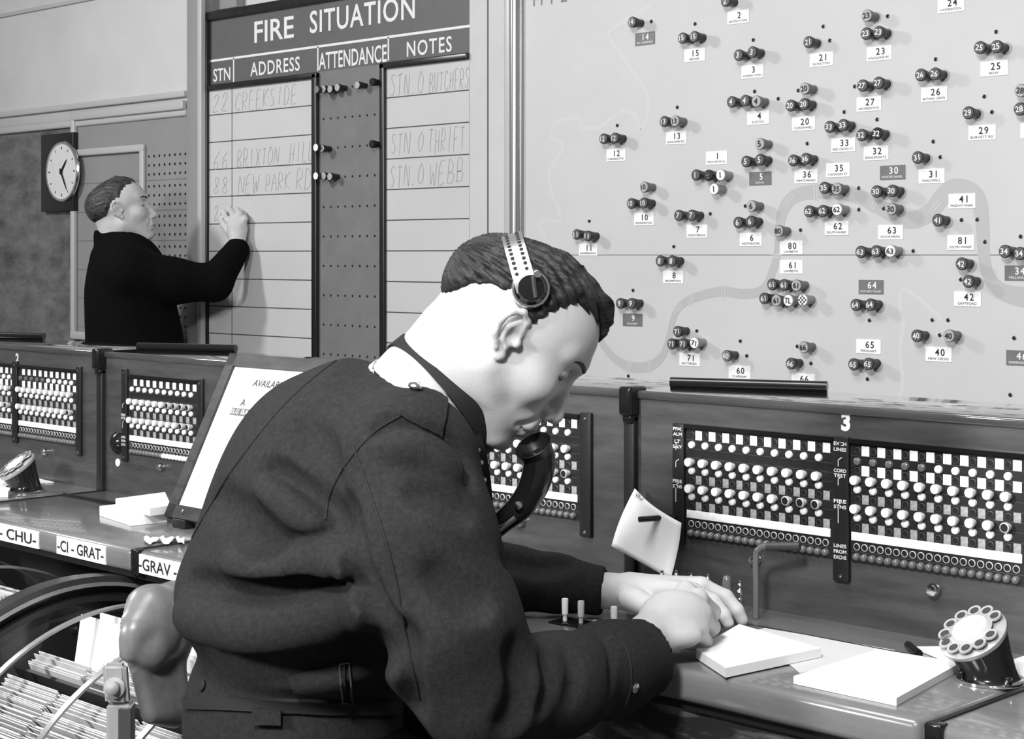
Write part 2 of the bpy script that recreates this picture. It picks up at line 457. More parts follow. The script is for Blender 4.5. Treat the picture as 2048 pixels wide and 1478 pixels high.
wh('22', 425, 224, 460, 221, 0.062); wh('CREEKSIDE', 470, 222, 596, 206, 0.060)
wh('66', 426, 338, 460, 336, 0.060); wh('BRIXTON', 474, 336, 560, 328, 0.060); wh('HILL', 578, 326, 630, 318, 0.062)
wh('88', 426, 388, 460, 386, 0.056); wh('NEW', 476, 388, 520, 384, 0.060); wh('PARK', 530, 384, 582, 378, 0.058); wh('RD', 592, 380, 626, 376, 0.066)
wh('20', 427, 440, 452, 438, 0.050)
g = G(); g.box((xRl, YW - 0.006, zb), (bx1, YW, zrt), 'writing_white')
for k in range(12):
    zz = 1.825 + 0.0 - 0.0964 * k
    g.ribbon([(xRl, YW - 0.006, zz), (bx1, YW - 0.006, zz)], 0.0035, NY, 'rule_line', 0.0005)
p = g.build('notes_panel', t)
wh('STN.O', 780, 192, 850, 186, 0.066); wh('BUTCHERS', 858, 186, 940, 174, 0.058)
wh('STN.O', 781, 308, 850, 303, 0.062); wh('THRIFT', 856, 306, 932, 298, 0.070)
wh('STN.O', 779, 374, 850, 369, 0.064); wh('WEBB', 858, 370, 930, 362, 0.066)
g = G()
fy = YW - 0.018
g.box((bx0, fy, ztop - 0.03), (bx1, YW + 0.01, ztop), 'dark_frame', 0.004)
g.box((bx0 - 0.004, fy, zb), (xL, YW + 0.01, ztop), 'dark_frame', 0.005)
g.build('frame', t)
g = G()
g.box((xL, fy, zlt), (xw(640), YW, zlt + 0.021), 'dark_frame', 0.004)
g.box((xLr, fy, zb), (xw(640), YW, zlt + 0.021), 'dark_frame', 0.005)
g.build('address_frame', t)
g = G()
g.box((xM, fy, zrt - 0.0), (bx1, YW, zrt + 0.021), 'dark_frame', 0.004)
g.box((xM, fy, zb), (xRl, YW, zrt + 0.021), 'dark_frame', 0.005)
g.build('notes_frame', t)
# dark band over the board: trim above
g = G(); g.box((xw(413), 3.58, ztop + 0.012), (xw(458), 3.62, 3.1), 'board_grey', 0.004); structure(g.build('trim_4'))
# light panelling to the right of the board, metal strip
g = G(); g.box((bx1, YW - 0.004, 0.5), (xw(1018), 3.62, 3.1), 'panel_light')
g.box((xw(976.5), YW - 0.0045, 0.5), (xw(979), YW, 3.1), 'rule_line')
structure(g.build('trim_5'))
g = G(); g.box((xw(1016), YW - 0.02, 0.5), (xw(1030), 3.62, 3.1), 'moulding_grey', 0.006)
structure(g.build('trim_6'))

# ================================================================ WALL MAP
mx0 = xw(1042); mx1 = -0.9
wm = thing('wall_map', 'large pale grey wall map with a winding river and numbered station labels', 'map', (mx0, 3.62, 0.75))
g = G(); g.box((mx0, YW, 0.75), (mx1, 3.62, 2.45), 'map_grey')
g.ribbon([(mx0, YW, 1.33), (mx1, YW, 1.33)], 0.0022, NY, 'label_grey', 0.0003)
g.build('map_board', wm)
g = G(); g.tube([(xw(1036), YW - 0.012, 0.6), (xw(1036), YW - 0.012, 3.0)], 0.017, 'metal_trim', 16)
g.box((xw(1029, YW - .01), YW - 0.012, 0.6), (mx0 + 0.012, 3.6, 3.0), 'metal_trim', 0.004); g.build('edge_strip', wm)
def wpath(px, n=8): return smooth_path([W(u, v, YW) for u, v in px], n)
riv = [(1180, 640), (1203, 685), (1228, 716), (1262, 734), (1300, 732), (1326, 710), (1339, 672), (1346, 640), (1358, 615), (1385, 597), (1440, 583), (1490, 588), (1528, 578), (1546, 540), (1556, 500), (1560, 450), (1571, 412), (1600, 388), (1660, 383), (1710, 390), (1755, 412), (1800, 436), (1832, 439), (1862, 422), (1884, 394), (1905, 376), (1935, 378), (1957, 400), (1965, 450), (1968, 510), (1977, 552), (2003, 582), (2045, 594), (2080, 592)]
wd = [16, 18, 20, 24, 24, 20, 18, 17, 18, 20, 22, 22, 22, 20, 20, 24, 28, 30, 32, 32, 32, 34, 36, 36, 36, 36, 34, 34, 30, 26, 26, 32, 40, 40]
pts = wpath(riv); wds = np.interp(np.linspace(0, len(riv) - 1, len(pts)), range(len(riv)), [x * 0.00118 for x in wd])
g = G(); g.ribbon(pts, list(wds), NY, 'map_river', 0.0004)
for (u, v, a) in ((1258, 735, 1.2), (1300, 733, 1.6), (1355, 618, .6), (1384, 598, 1.2), (1447, 583, 1.5), (1578, 400, .8), (1632, 386, 1.6), (1705, 390, 1.5), (1748, 410, 1.0), (1870, 415, .8), (1553, 512, 0)):
    c = W(u, v, YW); d = EX * math.cos(a) + EZ * math.sin(a)
    for off in (-0.004, 0.004):
        nn = EX * -math.sin(a) + EZ * math.cos(a)
        g.ribbon([c - d * 0.02 + nn * off, c + d * 0.02 + nn * off], 0.0022, NY, 'map_pale', 0.0008)
g.keepn = True; g.build('river', wm)
for px in ([(1302, 10), (1230, 54), (1219, 73), (1251, 122), (1297, 195), (1284, 260), (1270, 230), (1246, 222), (1213, 244), (1192, 257), (1162, 254), (1159, 236), (1113, 244), (1102, 273), (1124, 287), (1124, 303), (1105, 330), (1098, 352), (1104, 386), (1117, 417), (1119, 442), (1091, 440), (1078, 455), (1094, 474)],
           [(1886, 640), (1812, 578), (1800, 610), (1807, 650), (1800, 700), (1806, 760), (1800, 800)]):
    g = G(); g.ribbon(wpath(px, 5), 0.011, NY, 'map_pale', 0.0002); g.keepn = True; g.build('boundary_line', wm)
g = G(); put_text(g, 'M T E', (xw(1100), YW, zw(1100, -6)), EX, EZ, 0.04, 'label_grey', width=xw(1135) - xw(1068)); g.build('heading', wm)

LABELS = [(1477, 34, '2', 'KENTISH TOWN', 0), (1290.4, 77.4, '14', 'WEST HAMPSTEAD', 1), (1390, 110, '15', 'BELSIZE', 0), (1505.4, 143, '3', 'CAMDEN TOWN', 0),
 (1517, 235.5, '4', 'EUSTON', 0), (1353, 275.6, '13', 'EDGWARE RD', 0), (1232.7, 310, '12', 'N.KENSINGTON', 0), (1433.6, 315.7, '1', 'MANCHESTER SQ', 0), (1521, 357, '5', 'SOHO', 1),
 (1902.7, 9.5, '24', 'HOMERTON', 0), (1759, 106.6, '23', 'KINGSLAND RD', 0), (1643.7, 118.8, '21', 'ISLINGTON', 0), (1989, 136.7, '25', 'BOW', 0), (1869, 188, '26', 'BETHNAL GREEN', 0),
 (1738.4, 208, '27', 'SHOREDITCH', 0), (1608, 247, '20', 'CLERKENWELL', 0), (1687, 289.6, '33', 'RED CROSS ST', 0), (1965, 265, '29', 'BURDETT RD', 0), (1752.7, 306, '32', 'BISHOPSGATE', 0),
 (2070, 260, '28', 'BROMLEY', 0), (1612.5, 352.6, '36', 'WHITEFRIARS', 0), (1676.4, 340, '35', 'CANNON ST', 0), (1785.7, 345, '30', 'WHITECHAPEL', 1), (1864, 352, '31', 'SHADWELL', 0),
 (1924.6, 402, '41', 'PAGEANTS WHARF', 0), (1288.6, 438, '10', 'KENSINGTON', 0), (1394.6, 462.4, '7', 'KNIGHTSBRIDGE', 0), (1177, 499, '11', 'HAMMERSMITH', 0), (1502, 479, '6', 'WESTMINSTER', 0),
 (1347, 554, '8', 'BROMPTON', 0), (1265.6, 639.7, '9', 'FULHAM', 1), (1380, 719, '71', 'BATTERSEA', 0), (1479.6, 744.6, '60', 'CLAPHAM', 0), (1583, 495, '80', 'LAMBETH', 0), (1583, 533.7, '61', 'LAMBETH', 0),
 (1674, 456, '62', 'SOUTHWARK', 0), (1781.8, 464.4, '63', 'DOCKHEAD', 0), (1922, 485, '81', 'SOUTH WHARF', 0), (1742.5, 574, '64', 'OLD KENT ROAD', 1), (1935.7, 598, '42', 'DEPTFORD', 0),
 (2038, 546, '34', 'MILLWALL', 1), (1737.7, 693, '65', 'PECKHAM', 0), (1877.8, 708.4, '40', 'NEW CROSS', 0), (1607, 761, '66', 'BRIXTON', 0), (2041, 716, '46', 'GREENWICH', 1)]
for (u, v, num, nm, dk) in LABELS:
    c = W(u, v, YW); wl, hl = 0.0345, 0.0172
    g = G(); g.box((c.x - wl, YW - 0.002, c.z - hl), (c.x + wl, YW, c.z + hl), 'label_grey' if dk else 'label_white')
    p = g.build('station_label', wm)
    if dk: p['label'] = 'dark grey label with white lettering'
    g = G(); fy = YW - 0.002; m = 'label_white' if dk else 'letter_black'
    put_text(g, num, (c.x + 0.004, fy, c.z + 0.0045), EX, EZ, 0.0165, m, bold=0.012, spacing=1.25)
    ext = text_geo(nm)[2]; wdt = min(0.058, ext[0] / ext[1] * 0.0062 * 1.1)
    put_text(g, nm, (c.x, fy, c.z - 0.0105), EX, EZ, 0.0056, m, width=wdt)
    g.build('lettering', p)
HOLES = [(1303, 43), (1390.6, 48), (1507, 80), (1355, 214.7), (1509.7, 183), (1557, 197.6), (1235, 251), (1776, 32.5), (1647, 53), (1660, 81), (1992.8, 63.6), (1871.8, 118.5), (1969, 193), (1984.4, 224), (1689, 224), (1754.6, 239),
 (1615, 287), (1867, 283), (1881, 314), (1718, 376), (1179, 442), (1421, 427.5), (1348, 493), (1266.5, 580.6), (1394, 661.6), (1481, 682), (1494, 711.6), (1257, 752), (1491, 412), (1718.4, 419), (1768, 417), (1923.5, 439.7), (1955, 439), (1601.6, 460),
 (1827, 501.6), (1970.4, 483.7), (2041.7, 473), (1739.4, 640.5), (1865, 639.7), (1896.5, 640), (1880, 670), (2028.6, 676), (1922, 559), (1622.4, 726.6), (1595, 692.5), (1735.5, 758), (2021, 789.7), (1597, 181), (1710, 173)]
g = G(); g.lathe([(0.0050, 0.0), (0.0050, 0.0016), (0.0036, 0.0020), (0.0034, 0.0008), (0.0, 0.0008)], 'knob_dark', (0, 0, 0), (0, -1, 0), 12)
g.lathe([(0.0037, 0.0), (0.0037, 0.0012), (0, 0.0013)], 'hole_black', (0, 0, 0), (0, -1, 0), 12)
hole0 = g.build('peg_hole'); hm = hole0.data; bpy.data.objects.remove(hole0)
for (u, v) in HOLES: obj('peg_hole', hm, wm, W(u, v, YW))

# ---- pegs: (cap column, cap row, number, shade, [which])
D, L_, Wt, M_, C_, X_ = 'dark', 'pale grey', 'white', 'mottled', 'chequered', 'slate grey'
PEGS = [(1450, 2, '2', D), (1263, 44, '14', D), (1363.5, 76, '15', D), (1387, 73, '15', D), (1476, 110, '3', D), (1503.5, 104, '3', D),
 (1462, 203.6, '4', D), (1489, 201, '4', D), (1512, 202.5, '4', L_), (1327, 243, '13', D), (1349, 242, '13', L_), (1205.7, 277.5, '12', D), (1228, 276, '12', D),
 (1519, 287.5, '5', L_), (1491, 323, '5', D), (1518.6, 319.5, '5', D), (1390.6, 350, '1', D), (1416, 350.6, '', M_), (1440.7, 350, '1', Wt), (1427.7, 378, '1', Wt), (1287, 374, '10', L_),
 (1732.7, 31, '23', L_), (1731, 67, '23', D), (1756.5, 64, '23', D), (1615.8, 84, '21', D), (1958.7, 95, '25', D), (1992, 93, '25', D), (1840.4, 149.7, '26', D), (1868.8, 147.5, '26', D),
 (1724, 171, '27', D), (1755.7, 165.6, '27', D), (1608.5, 177, '20', L_), (1580, 211, '20', D), (1607, 208, '20', D), (2040.7, 181, '28', L_), (2038.8, 218, '28', D), (1935.7, 225.4, '29', D),
 (1658, 253.6, '33', D), (1685, 250, '33', D), (1722, 270, '32', D), (1753, 267, '32', M_), (1585, 320.7, '36', D), (1610, 317.5, '36', D), (1834, 315, '31', D), (1647.4, 375.6, '35', D), (1672.6, 377.5, '35', L_),
 (1752, 383, '30', D), (1783, 381.6, '30', D), (1781.5, 418, '30', L_), (1261, 407, '10', D), (1286, 406, '10', D), (1356, 431, '7', D), (1382.4, 430.6, '7', D), (1151.7, 469, '11', D), (1174, 472, '11', D),
 (1502, 412, '6', L_), (1475, 445, '6', D), (1500, 443, '6', D), (1319, 522, '8', D), (1342.6, 522, '8', D), (1239, 607, '9', D), (1261.7, 607, '9', D), (1354, 663, '71', D, 'single dark peg numbered 71 above the row of three'),
 (1342, 688, '71', D, 'leftmost dark peg numbered 71 in the row of three'), (1365, 688, '71', D, 'middle dark peg numbered 71 in the row of three'), (1388, 686, '71', Wt), (1452, 711.6, '60', X_),
 (1616.7, 422.6, '62', D), (1644.5, 421.8, '62', D), (1673.5, 419, '62', Wt), (1556, 462, '80', L_), (1720.4, 504, '63', D), (1751, 502.7, '63', D), (1780, 502, '63', Wt), (1874.7, 440.5, '41', D),
 (1922, 527.7, '42', D), (1935.5, 563, '42', D), (2008.8, 502.7, '34', D), (2038.6, 507, '34', D), (1543, 569, '61', D, 'leftmost dark peg numbered 61 in the upper row of three'), (1567, 570, '61', D, 'middle dark peg numbered 61 in the upper row of three'),
 (1592, 571, '61', L_, 'pale grey peg numbered 61 ending the upper row of three'), (1527, 597, '61', D, 'dark peg numbered 61 starting the lower row of four'), (1552, 601, '61', L_, 'pale grey peg numbered 61 in the lower row of four'),
 (1576, 601, 'TL', Wt, 'white peg lettered TL in the lower row of four'), (1605, 600, '', C_), (1710.5, 610, '64', D), (1739.4, 609.5, '64', D), (1832.6, 671.8, '40', D), (1897, 671.8, '40', L_),
 (1606, 694.8, '66', L_), (1580.6, 727.4, '66', D), (1706, 729, '65', D), (1735.5, 728, '65', D)]
PL = 0.042
def peg_meshes():
    out = {}
    for sh, (cm, sm) in {D: ('peg_dark', 'peg_shaft'), X_: ('peg_panel', 'peg_shaft'), L_: ('peg_light', 'peg_light_shaft'), Wt: ('peg_white', 'peg_white_shaft'), M_: ('peg_shaft', 'peg_shaft'), C_: ('peg_white', 'peg_white_shaft'), 'black': ('hole_black', 'hole_black')}.items():
        g = G(); g.lathe([(0.0105, 0.0), (0.0105, 0.010), (0.0125, 0.022), (0.0150, PL - 0.005), (0.0150, PL - 0.002), (0.0138, PL - 0.0005)], sm, (0, 0, 0), (0, -1, 0), 22)
        a = g.build('shaft'); am = a.data; bpy.data.objects.remove(a)
        g = G(); g.lathe([(0.0138, -0.001), (0.0138, 0.0), (0.0130, 0.0008), (0.0, 0.0010)], cm, (0, -PL + 0.0005, 0), (0, -1, 0), 22)
        a = g.build('cap'); bm_ = a.data; bpy.data.objects.remove(a)
        out[sh] = (am, bm_)
    return out
PM = peg_meshes()
NUMM = {}
def numeral(s, m):
    if (s, m) not in NUMM:
        g = G(); put_text(g, s, (0, -PL - 0.0005, 0), EX, EZ, 0.0138 if len(s) > 1 else 0.0155, m, width=0.0185 if len(s) > 1 and '1' not in s else (0.0155 if len(s) > 1 else None), lift=0.0012, bold=0.02)
        o = g.build('numeral'); NUMM[(s, m)] = o.data; bpy.data.objects.remove(o)
    return NUMM[(s, m)]
from collections import defaultdict
same = defaultdict(list)
for p in PEGS: same[(p[2], p[3])].append(p)
for p in PEGS:
    u, v, num, sh = p[:4]
    if len(p) > 4: lab = p[4] + ' on the wall map'
    elif num == '' : lab = f'{sh} peg without a clear number on the wall map'
    else:
        grp = same[(num, sh)]
        if len(grp) == 1: lab = f'{sh} peg numbered {num} on the wall map, the only {sh} {num}'
        elif len(grp) == 2:
            o = [q for q in grp if q is not p][0]
            if abs(o[1] - v) > 15: w_ = 'upper' if v < o[1] else 'lower'
            else: w_ = 'left' if u < o[0] else 'right'
            lab = f'{w_} one of the two {sh} pegs numbered {num} on the wall map'
        else: lab = f'{sh} peg numbered {num} on the wall map'
    c = W(u, v, YW - PL); b = Vector((c.x, YW, c.z))
    t = thing('map_peg', lab, 'peg', b, 'numbered pegs on the wall map')
    obj('shaft', PM[sh][0], t, b); cp = obj('cap', PM[sh][1], t, b)
    if num:
        r = obj('numeral', numeral(num, 'letter_black' if sh in (L_, Wt) else 'letter_white'), cp, b)
        r.rotation_euler = (0, random.uniform(-.16, .16), 0)
    elif sh == M_ or sh == C_:
        g = G(); rr = random.Random(3)
        if sh == C_:
            for i in range(-2, 3):
                for j in range(-2, 3):
                    if (i + j) % 2 == 0 and i * i + j * j < 7:
                        q = Vector((i * .0048, -PL - .0009, j * .0048)); g.add([b + q + Vector((x * .0024, 0, z * .0024)) for x, z in ((-1, -1), (1, -1), (1, 1), (-1, 1))], [(0, 1, 2, 3)], 'rule_line')
        else:
            for i in range(9):
                a = rr.uniform(0, 6.28); q = Vector((math.cos(a), 0, math.sin(a))) * rr.uniform(0.001, 0.010) + Vector((0, -PL - .0009, 0))
                g.ribbon([b + q, b + q + Vector((rr.uniform(-.006, .006), 0, rr.uniform(-.004, .004)))], 0.003, NY, 'peg_panel', 0.0006)
        g.keepn = True; g.build('marking', cp, b)
AP = [(632.7, 179, 'slate grey'), (646, 178, L_), (659.4, 178, L_), (674, 175, L_), (714, 170, L_), (743, 164, 'black'), (631, 295, Wt), (643, 297, L_), (742.6, 288, 'black'), (631, 352, Wt), (646.5, 352, L_), (659, 353, L_)]
an = ['leftmost peg of the four in the top attendance row, on the frame', 'second peg from the left in the top attendance row', 'third peg from the left in the top attendance row', 'fourth peg from the left in the top attendance row',
      'pale peg standing alone right of the four in the top attendance row', 'black peg at the right end of the top attendance row', 'left pale peg on the frame in the middle attendance row', 'right pale peg of the two in the middle attendance row',
      'black peg at the right end of the middle attendance row', 'leftmost of three pegs in the lowest attendance row, on the frame', 'middle of the three pegs in the lowest attendance row', 'rightmost of the three pegs in the lowest attendance row']
for (u, v, sh), lab in zip(AP, an):
    yb = YW - 0.002 if u > 640 else YW - 0.018
    c = W(u, v, yb - PL * 0.9); b = Vector((c.x, yb, c.z))
    t = thing('attendance_peg', lab, 'peg', b, 'pegs in the attendance column')
    sc = 0.86
    a = obj('shaft', PM[D if sh in (L_, Wt) else sh][0], t, b); k = obj('cap', PM[sh][1], t, b); a.scale = k.scale = (sc, 0.9, sc)
    if sh in (L_, Wt):
        g = G(); q = b + Vector((0, -PL * .9 - .0012, 0)); g.ribbon([q + EX * -.005 + EZ * -.004, q + EZ * .005, q + EX * .005 - EZ * .005], 0.0025, NY, 'rule_line', 0.0004); g.build('marking', k, b)
# ================================================================ SWITCHBOARDS
YS = 2.04; YF = 1.67; ZT = 0.81; ZTOP = 1.118; YB = 2.23
DIV = [-4.08, -3.272, -2.575, -1.738, -0.99, -0.2]
def xs(u, v=900, Y=YS): return W(u, v, Y).x
def zs(u, v, Y=YS): return W(u, v, Y).z
def keep(gb, name):
    o = gb.build(name); m = o.data; bpy.data.objects.remove(o); return m
AXF = (0, -1, 0)
def small_meshes():
    M = {}
    g = G(); g.lathe([(0.0052, 0), (0.0052, 0.0012), (0.0042, 0.0016), (0.0040, 0.0004)], 'strip_grey', (0, 0, 0), AXF, 14)
    g.lathe([(0.0040, 0), (0.0040, 0.0007), (0, 0.0007)], 'hole_black', (0, 0, 0), AXF, 12); M['jack'] = keep(g, 'jack')
    g = G(); g.lathe([(0.0056, 0), (0.0056, 0.002), (0.0050, 0.004), (0.0028, 0.0054), (0, 0.0058)], 'ivory', (0, 0, 0), AXF, 16); M['lamp'] = keep(g, 'lamp')
    g = G(); g.lathe([(0.0056, 0), (0.0056, 0.002), (0.0050, 0.004), (0.0028, 0.0054), (0, 0.0058)], 'dome_glass', (0, 0, 0), AXF, 16); M['lamp_dark'] = keep(g, 'lamp_dark')
    g = G(); g.lathe([(0.0048, 0), (0.0048, 0.006), (0.0066, 0.008), (0.0068, 0.016), (0.0060, 0.0172)], 'knob_grey', (0, 0, 0), AXF, 18)
    g.lathe([(0.0060, 0.0168), (0.0058, 0.0176), (0, 0.0178)], 'ivory', (0, 0, 0), AXF, 18); M['knob'] = keep(g, 'knob')
    g = G(); g.lathe([(0.0048, 0), (0.0048, 0.006), (0.0066, 0.008), (0.0068, 0.016), (0.0054, 0.0172), (0.0050, 0.010)], 'knob_grey', (0, 0, 0), AXF, 18)
    g.lathe([(0.0052, 0.0158), (0.0052, 0.0168), (0, 0.0168)], 'hole_black', (0, 0, 0), AXF, 14); M['knob_open'] = keep(g, 'knob')
    g = G(); g.box((-0.0063, -0.0012, -0.0072), (0.0063, 0.0, 0.0072), 'tab_white', 0.0008); M['tab'] = keep(g, 'designation_tab')
    g = G(); g.box((-0.0055, -0.0012, -0.0066), (0.0055, 0.0, 0.0066), 'tab_grey', 0.0008); M['tab_grey'] = keep(g, 'designation_tab')
    g = G(); g.lathe([(0.0052, 0), (0.0052, 0.0010), (0.0043, 0.0014), (0.0042, 0.0004)], 'knob_grey', (0, 0, 0), AXF, 14)
    g.lathe([(0.0043, 0), (0.0043, 0.0007), (0, 0.0007)], 'hole_black', (0, 0, 0), AXF, 12); M['socket'] = keep(g, 'jack_socket')
    g = G(); g.lathe([(0.0056, 0), (0.0056, 0.002), (0.0048, 0.005), (0.0026, 0.0068), (0, 0.0072)], 'dome_glass', (0, 0, 0), AXF, 14); M['dome'] = keep(g, 'dome_lamp')
    g = G(); g.lathe([(0.0056, 0), (0.0056, 0.002), (0.0048, 0.005), (0.0026, 0.0068), (0, 0.0072)], 'ivory', (0, 0, 0), AXF, 14); M['dome_white'] = keep(g, 'dome_lamp')
    return M
SM = small_meshes()
def field(par, x0, x1, second_tabs=False, black_from=4, dark_lamps=0, white_domes=99, open_knobs=(9, 7), top_label=True, grey2=True):
    """one jack field: ten columns of jacks, tabs, lamps and knobs"""
    yf = YS - 0.003
    g = G(); g.box((x0, yf, 0.900), (x1, YS, 1.066), 'strip_black')
    for z in (1.0485, 1.0345, 1.0215, 1.0080, 0.9950, 0.9815, 0.9685, 0.9550, 0.914):
        g.box((x0, yf - 0.0006, z - 0.0005), (x1, yf, z + 0.0005), 'strip_grey')
    g.box((x0 - 0.002, yf - 0.006, 1.066), (x1 + 0.002, YS, 1.0725), 'black_gloss')
    p = g.build('jack_field', par)
    n = 10; pitch = (x1 - x0) / (n + 0.35)
    def put(name, k, x, z):
        o = obj(name, SM[k], p, (x, yf, z))
        if name == 'knob': o.scale = (1, 0.72, 1)
        return o
    for i in range(n):
        x = x0 + pitch * (i + 0.42); xt = x + pitch * 0.5
        put('jack', 'jack', x, 1.056); put('designation_tab', 'tab', xt, 1.056)
        put('lamp', 'lamp_dark' if i < dark_lamps else 'lamp', x, 1.041)
        if second_tabs:
            put('jack', 'jack', x, 1.028); put('designation_tab', 'tab', xt, 1.028)
        put('knob', 'knob_open' if i > open_knobs[0] else 'knob', x - 0.0, 1.0150)
        put('lamp', 'lamp', x, 1.0015)
        put('jack', 'jack', x, 0.988); put('designation_tab', 'tab_grey', xt, 0.988)
        put('knob', 'knob_open' if i >= open_knobs[1] else 'knob', x, 0.975)
        put('lamp', 'lamp', x, 0.962)
        put('jack', 'jack', x, 0.948)
        if grey2: put('designation_tab', 'tab_grey', xt, 0.948)
    g = G(); g.box((x0 + 0.001, yf - 0.002, 0.9295), (x1 - 0.004, yf, 0.9415), 'tab_white', 0.0006); g.build('label_strip', p)
    for i in range(2 * n):
        x = x0 + pitch * (i * 0.5 + 0.36)
        put('jack_socket', 'socket', x, 0.921); put('dome_lamp', 'dome_white' if i >= white_domes else 'dome', x, 0.907)
    return p
def bar(par, xc, wd, z0, z1, words=()):
    g = G(); g.box((xc - wd / 2, YS - 0.008, z0), (xc + wd / 2, YS, z1), 'black_satin', 0.0015)
    for zz in (z0 + 0.008, z1 - 0.010): g.lathe([(0.0028, 0), (0.0028, 0.001), (0, 0.0018)], 'brass', (xc, YS - 0.008, zz), AXF, 10)
    p = g.build('label_bar', par)
    if words:
        yb = YS - 0.008
        for (s, z) in words: g = G(); put_text(g, s, (xc, yb, z), EX, EZ, 0.0052, 'letter_white', width=min(wd * 0.8, 0.0056 * len(s)), bold=0.02); g.build('lettering', p)
        if len(words) > 2:
            for (za, zb_) in ((0.999, 1.010), (0.955, 0.972)) if len(words) < 6 else ((1.032, 1.045), (1.005, 1.018), (0.952, 0.982)):
                g = G(); g.ribbon([(xc + 0.003, yb, zb_), (xc - 0.003, yb, zb_ - 0.004), (xc - 0.003, yb, za)], 0.0012, NY, 'letter_white', 0.0008); g.keepn = True; g.build('guide_line', p)
    return p
def unit(i, label, open_front):
    x0, x1 = DIV[i], DIV[i + 1]
    t = thing('switchboard', label, 'switchboard', ((x0 + x1) / 2, 2.0, 0), 'telephone switchboards in the row')
    g = G(); x1 = x1 - 0.0165; g.box((x0 - 0.014, YS, 0.0), (x1 - 0.002, YB, ZTOP - 0.012), 'wood_dark')
    if not open_front: g.box((x0 - 0.014, YF + 0.020, 0.0), (x1 - 0.004, YS, ZT - 0.04), 'wood_worn')
    g.build('cabinet', t)
    g = G(); g.box((x0 + 0.014, YS - 0.0005, ZT), (x1, YS + 0.02, ZTOP - 0.003), 'wood_panel'); g.build('face_panel', t)
    g = G(); g.box((x0 - 0.016, YF, ZT - 0.042), (x1, YS + 0.01, ZT), 'wood_table', 0.010)
    g.box((x0 - 0.014, YF + 0.014, ZT - 0.054), (x1 - 0.002, YF + 0.06, ZT - 0.040), 'black_satin')
    k = g.build('keyshelf', t)
    if i in (2, 3): g = G(); g.box((x0 + 0.03, 1.934, ZT - 0.001), (x1 - 0.03, 1.9385, ZT + 0.0016), 'brass'); g.build('hinge_strip', k) if i in (2, 3) else None  # hinge line; its bright metal paints the edge highlight of the shelf step
    g = G(); g.box((x0 - 0.016, YS - 0.004, ZTOP - 0.014), (x1, YB, ZTOP), 'wood_top', 0.004); g.build('top_board', t)
    g = G(); g.box((x0 - 0.015, YS - 0.010, ZT), (x0 + 0.007, YS + 0.01, ZTOP + 0.001), 'black_satin', 0.003); g.build('edge_post', t)
    yo = 0.0 if i != 2 else 0.020
    g = G(); g.box((x0 - 0.016, YS - 0.022 + yo, ZTOP - 0.040), (x0 + 0.010, YS + 0.02, ZTOP + 0.006), 'black_gloss', 0.005)
    g.box((x0 - 0.013, YS - 0.016 + yo * .8, ZTOP - 0.052), (x0 + 0.007, YS + 0.01, ZTOP - 0.038), 'black_gloss', 0.004); g.build('corner_block', t)
    g = G(); g.box((x0 - 0.008, YF - 0.006, ZT - 0.045), (x0 + 0.014, YF + 0.012, ZT + 0.002), 'black_gloss', 0.003)
    g.box((x0 - 0.004, YF, ZT - 0.002), (x0 + 0.004, YS, ZT + 0.0025), 'black_satin', 0.001); g.build('seam_bracket', t)
    g = G(); a = Vector((x0 + 0.004, YS + 0.085, ZTOP + 0.0075)); b = Vector((x0 + 0.235, YS + 0.185, ZTOP + 0.0075))
    if i != 2: g.tube([a, a.lerp(b, .5), b], 0.0085, 'black_gloss', 12); g.build('stay_bar', t)
    return t
ulab = ['wooden switchboard at far left marked 2, with two jack fields above its shelf',
        'wooden switchboard with one jack field behind the leaning availability board',
        'wooden switchboard partly hidden behind the head of the seated operator',
        'wooden switchboard marked 3 at right, with two jack fields, a rotary dial and paper pads on its shelf',
        'wooden switchboard at the right edge of the photo, only the shelf corner showing']
ulab[3] = 'wooden switchboard marked 3 at the right with two jack fields'
U = [unit(i, ulab[i], i < 3) for i in range(5)]
# ---- unit 2 (left)
field(U[0], xs(40), xs(157), True, dark_lamps=5, open_knobs=(9, 9)); field(U[0], xs(40) - (xs(157) - xs(40)) - 0.02, xs(40) - 0.02, True, open_knobs=(9, 9))
bar(U[0], (xs(28) + xs(40)) / 2, 0.022, 0.888, 1.080); bar(U[0], xs(162), 0.018, 0.880, 1.080)
g = G(); put_text(g, '2', (xs(35), YS, zs(35, 716)), EX, EZ, 0.022, 'letter_white', bold=0.035); g.build('number', U[0])
# ---- second unit
field(U[1], xs(262), xs(398), False, open_knobs=(5, 8), white_domes=10)
bar(U[1], xs(253.5), 0.020, 0.884, 1.084, [('FIRE', .984), ('STNS', .977), ('LINES', .936), ('FROM', .928), ('EXCHS', .920)]); bar(U[1], xs(405), 0.018, 0.884, 1.076)
c = W(237, 885, YS)
g = G(); g.lathe([(0.024, 0), (0.024, 0.004), (0.019, 0.010), (0.011, 0.016), (0.006, 0.018), (0, 0.0185)], 'black_gloss', c, AXF, 28); g.build('buzzer', U[1])
c = W(236.5, 925, YS); g = G(); g.lathe([(0.0085, 0), (0.0085, 0.002), (0, 0.003)], 'ivory', c, AXF, 16); g.build('button', U[1])
# ---- unit behind the head
field(U[2], xs(1162) - 0.28, xs(1162), False, open_knobs=(9, 9)); bar(U[2], xs(1176), 0.024, 0.876, 1.076)
field(U[2], xs(1162) - 0.28 - 0.31, xs(1162) - 0.31, False); bar(U[2], xs(1162) - 0.295, 0.024, 0.876, 1.076)
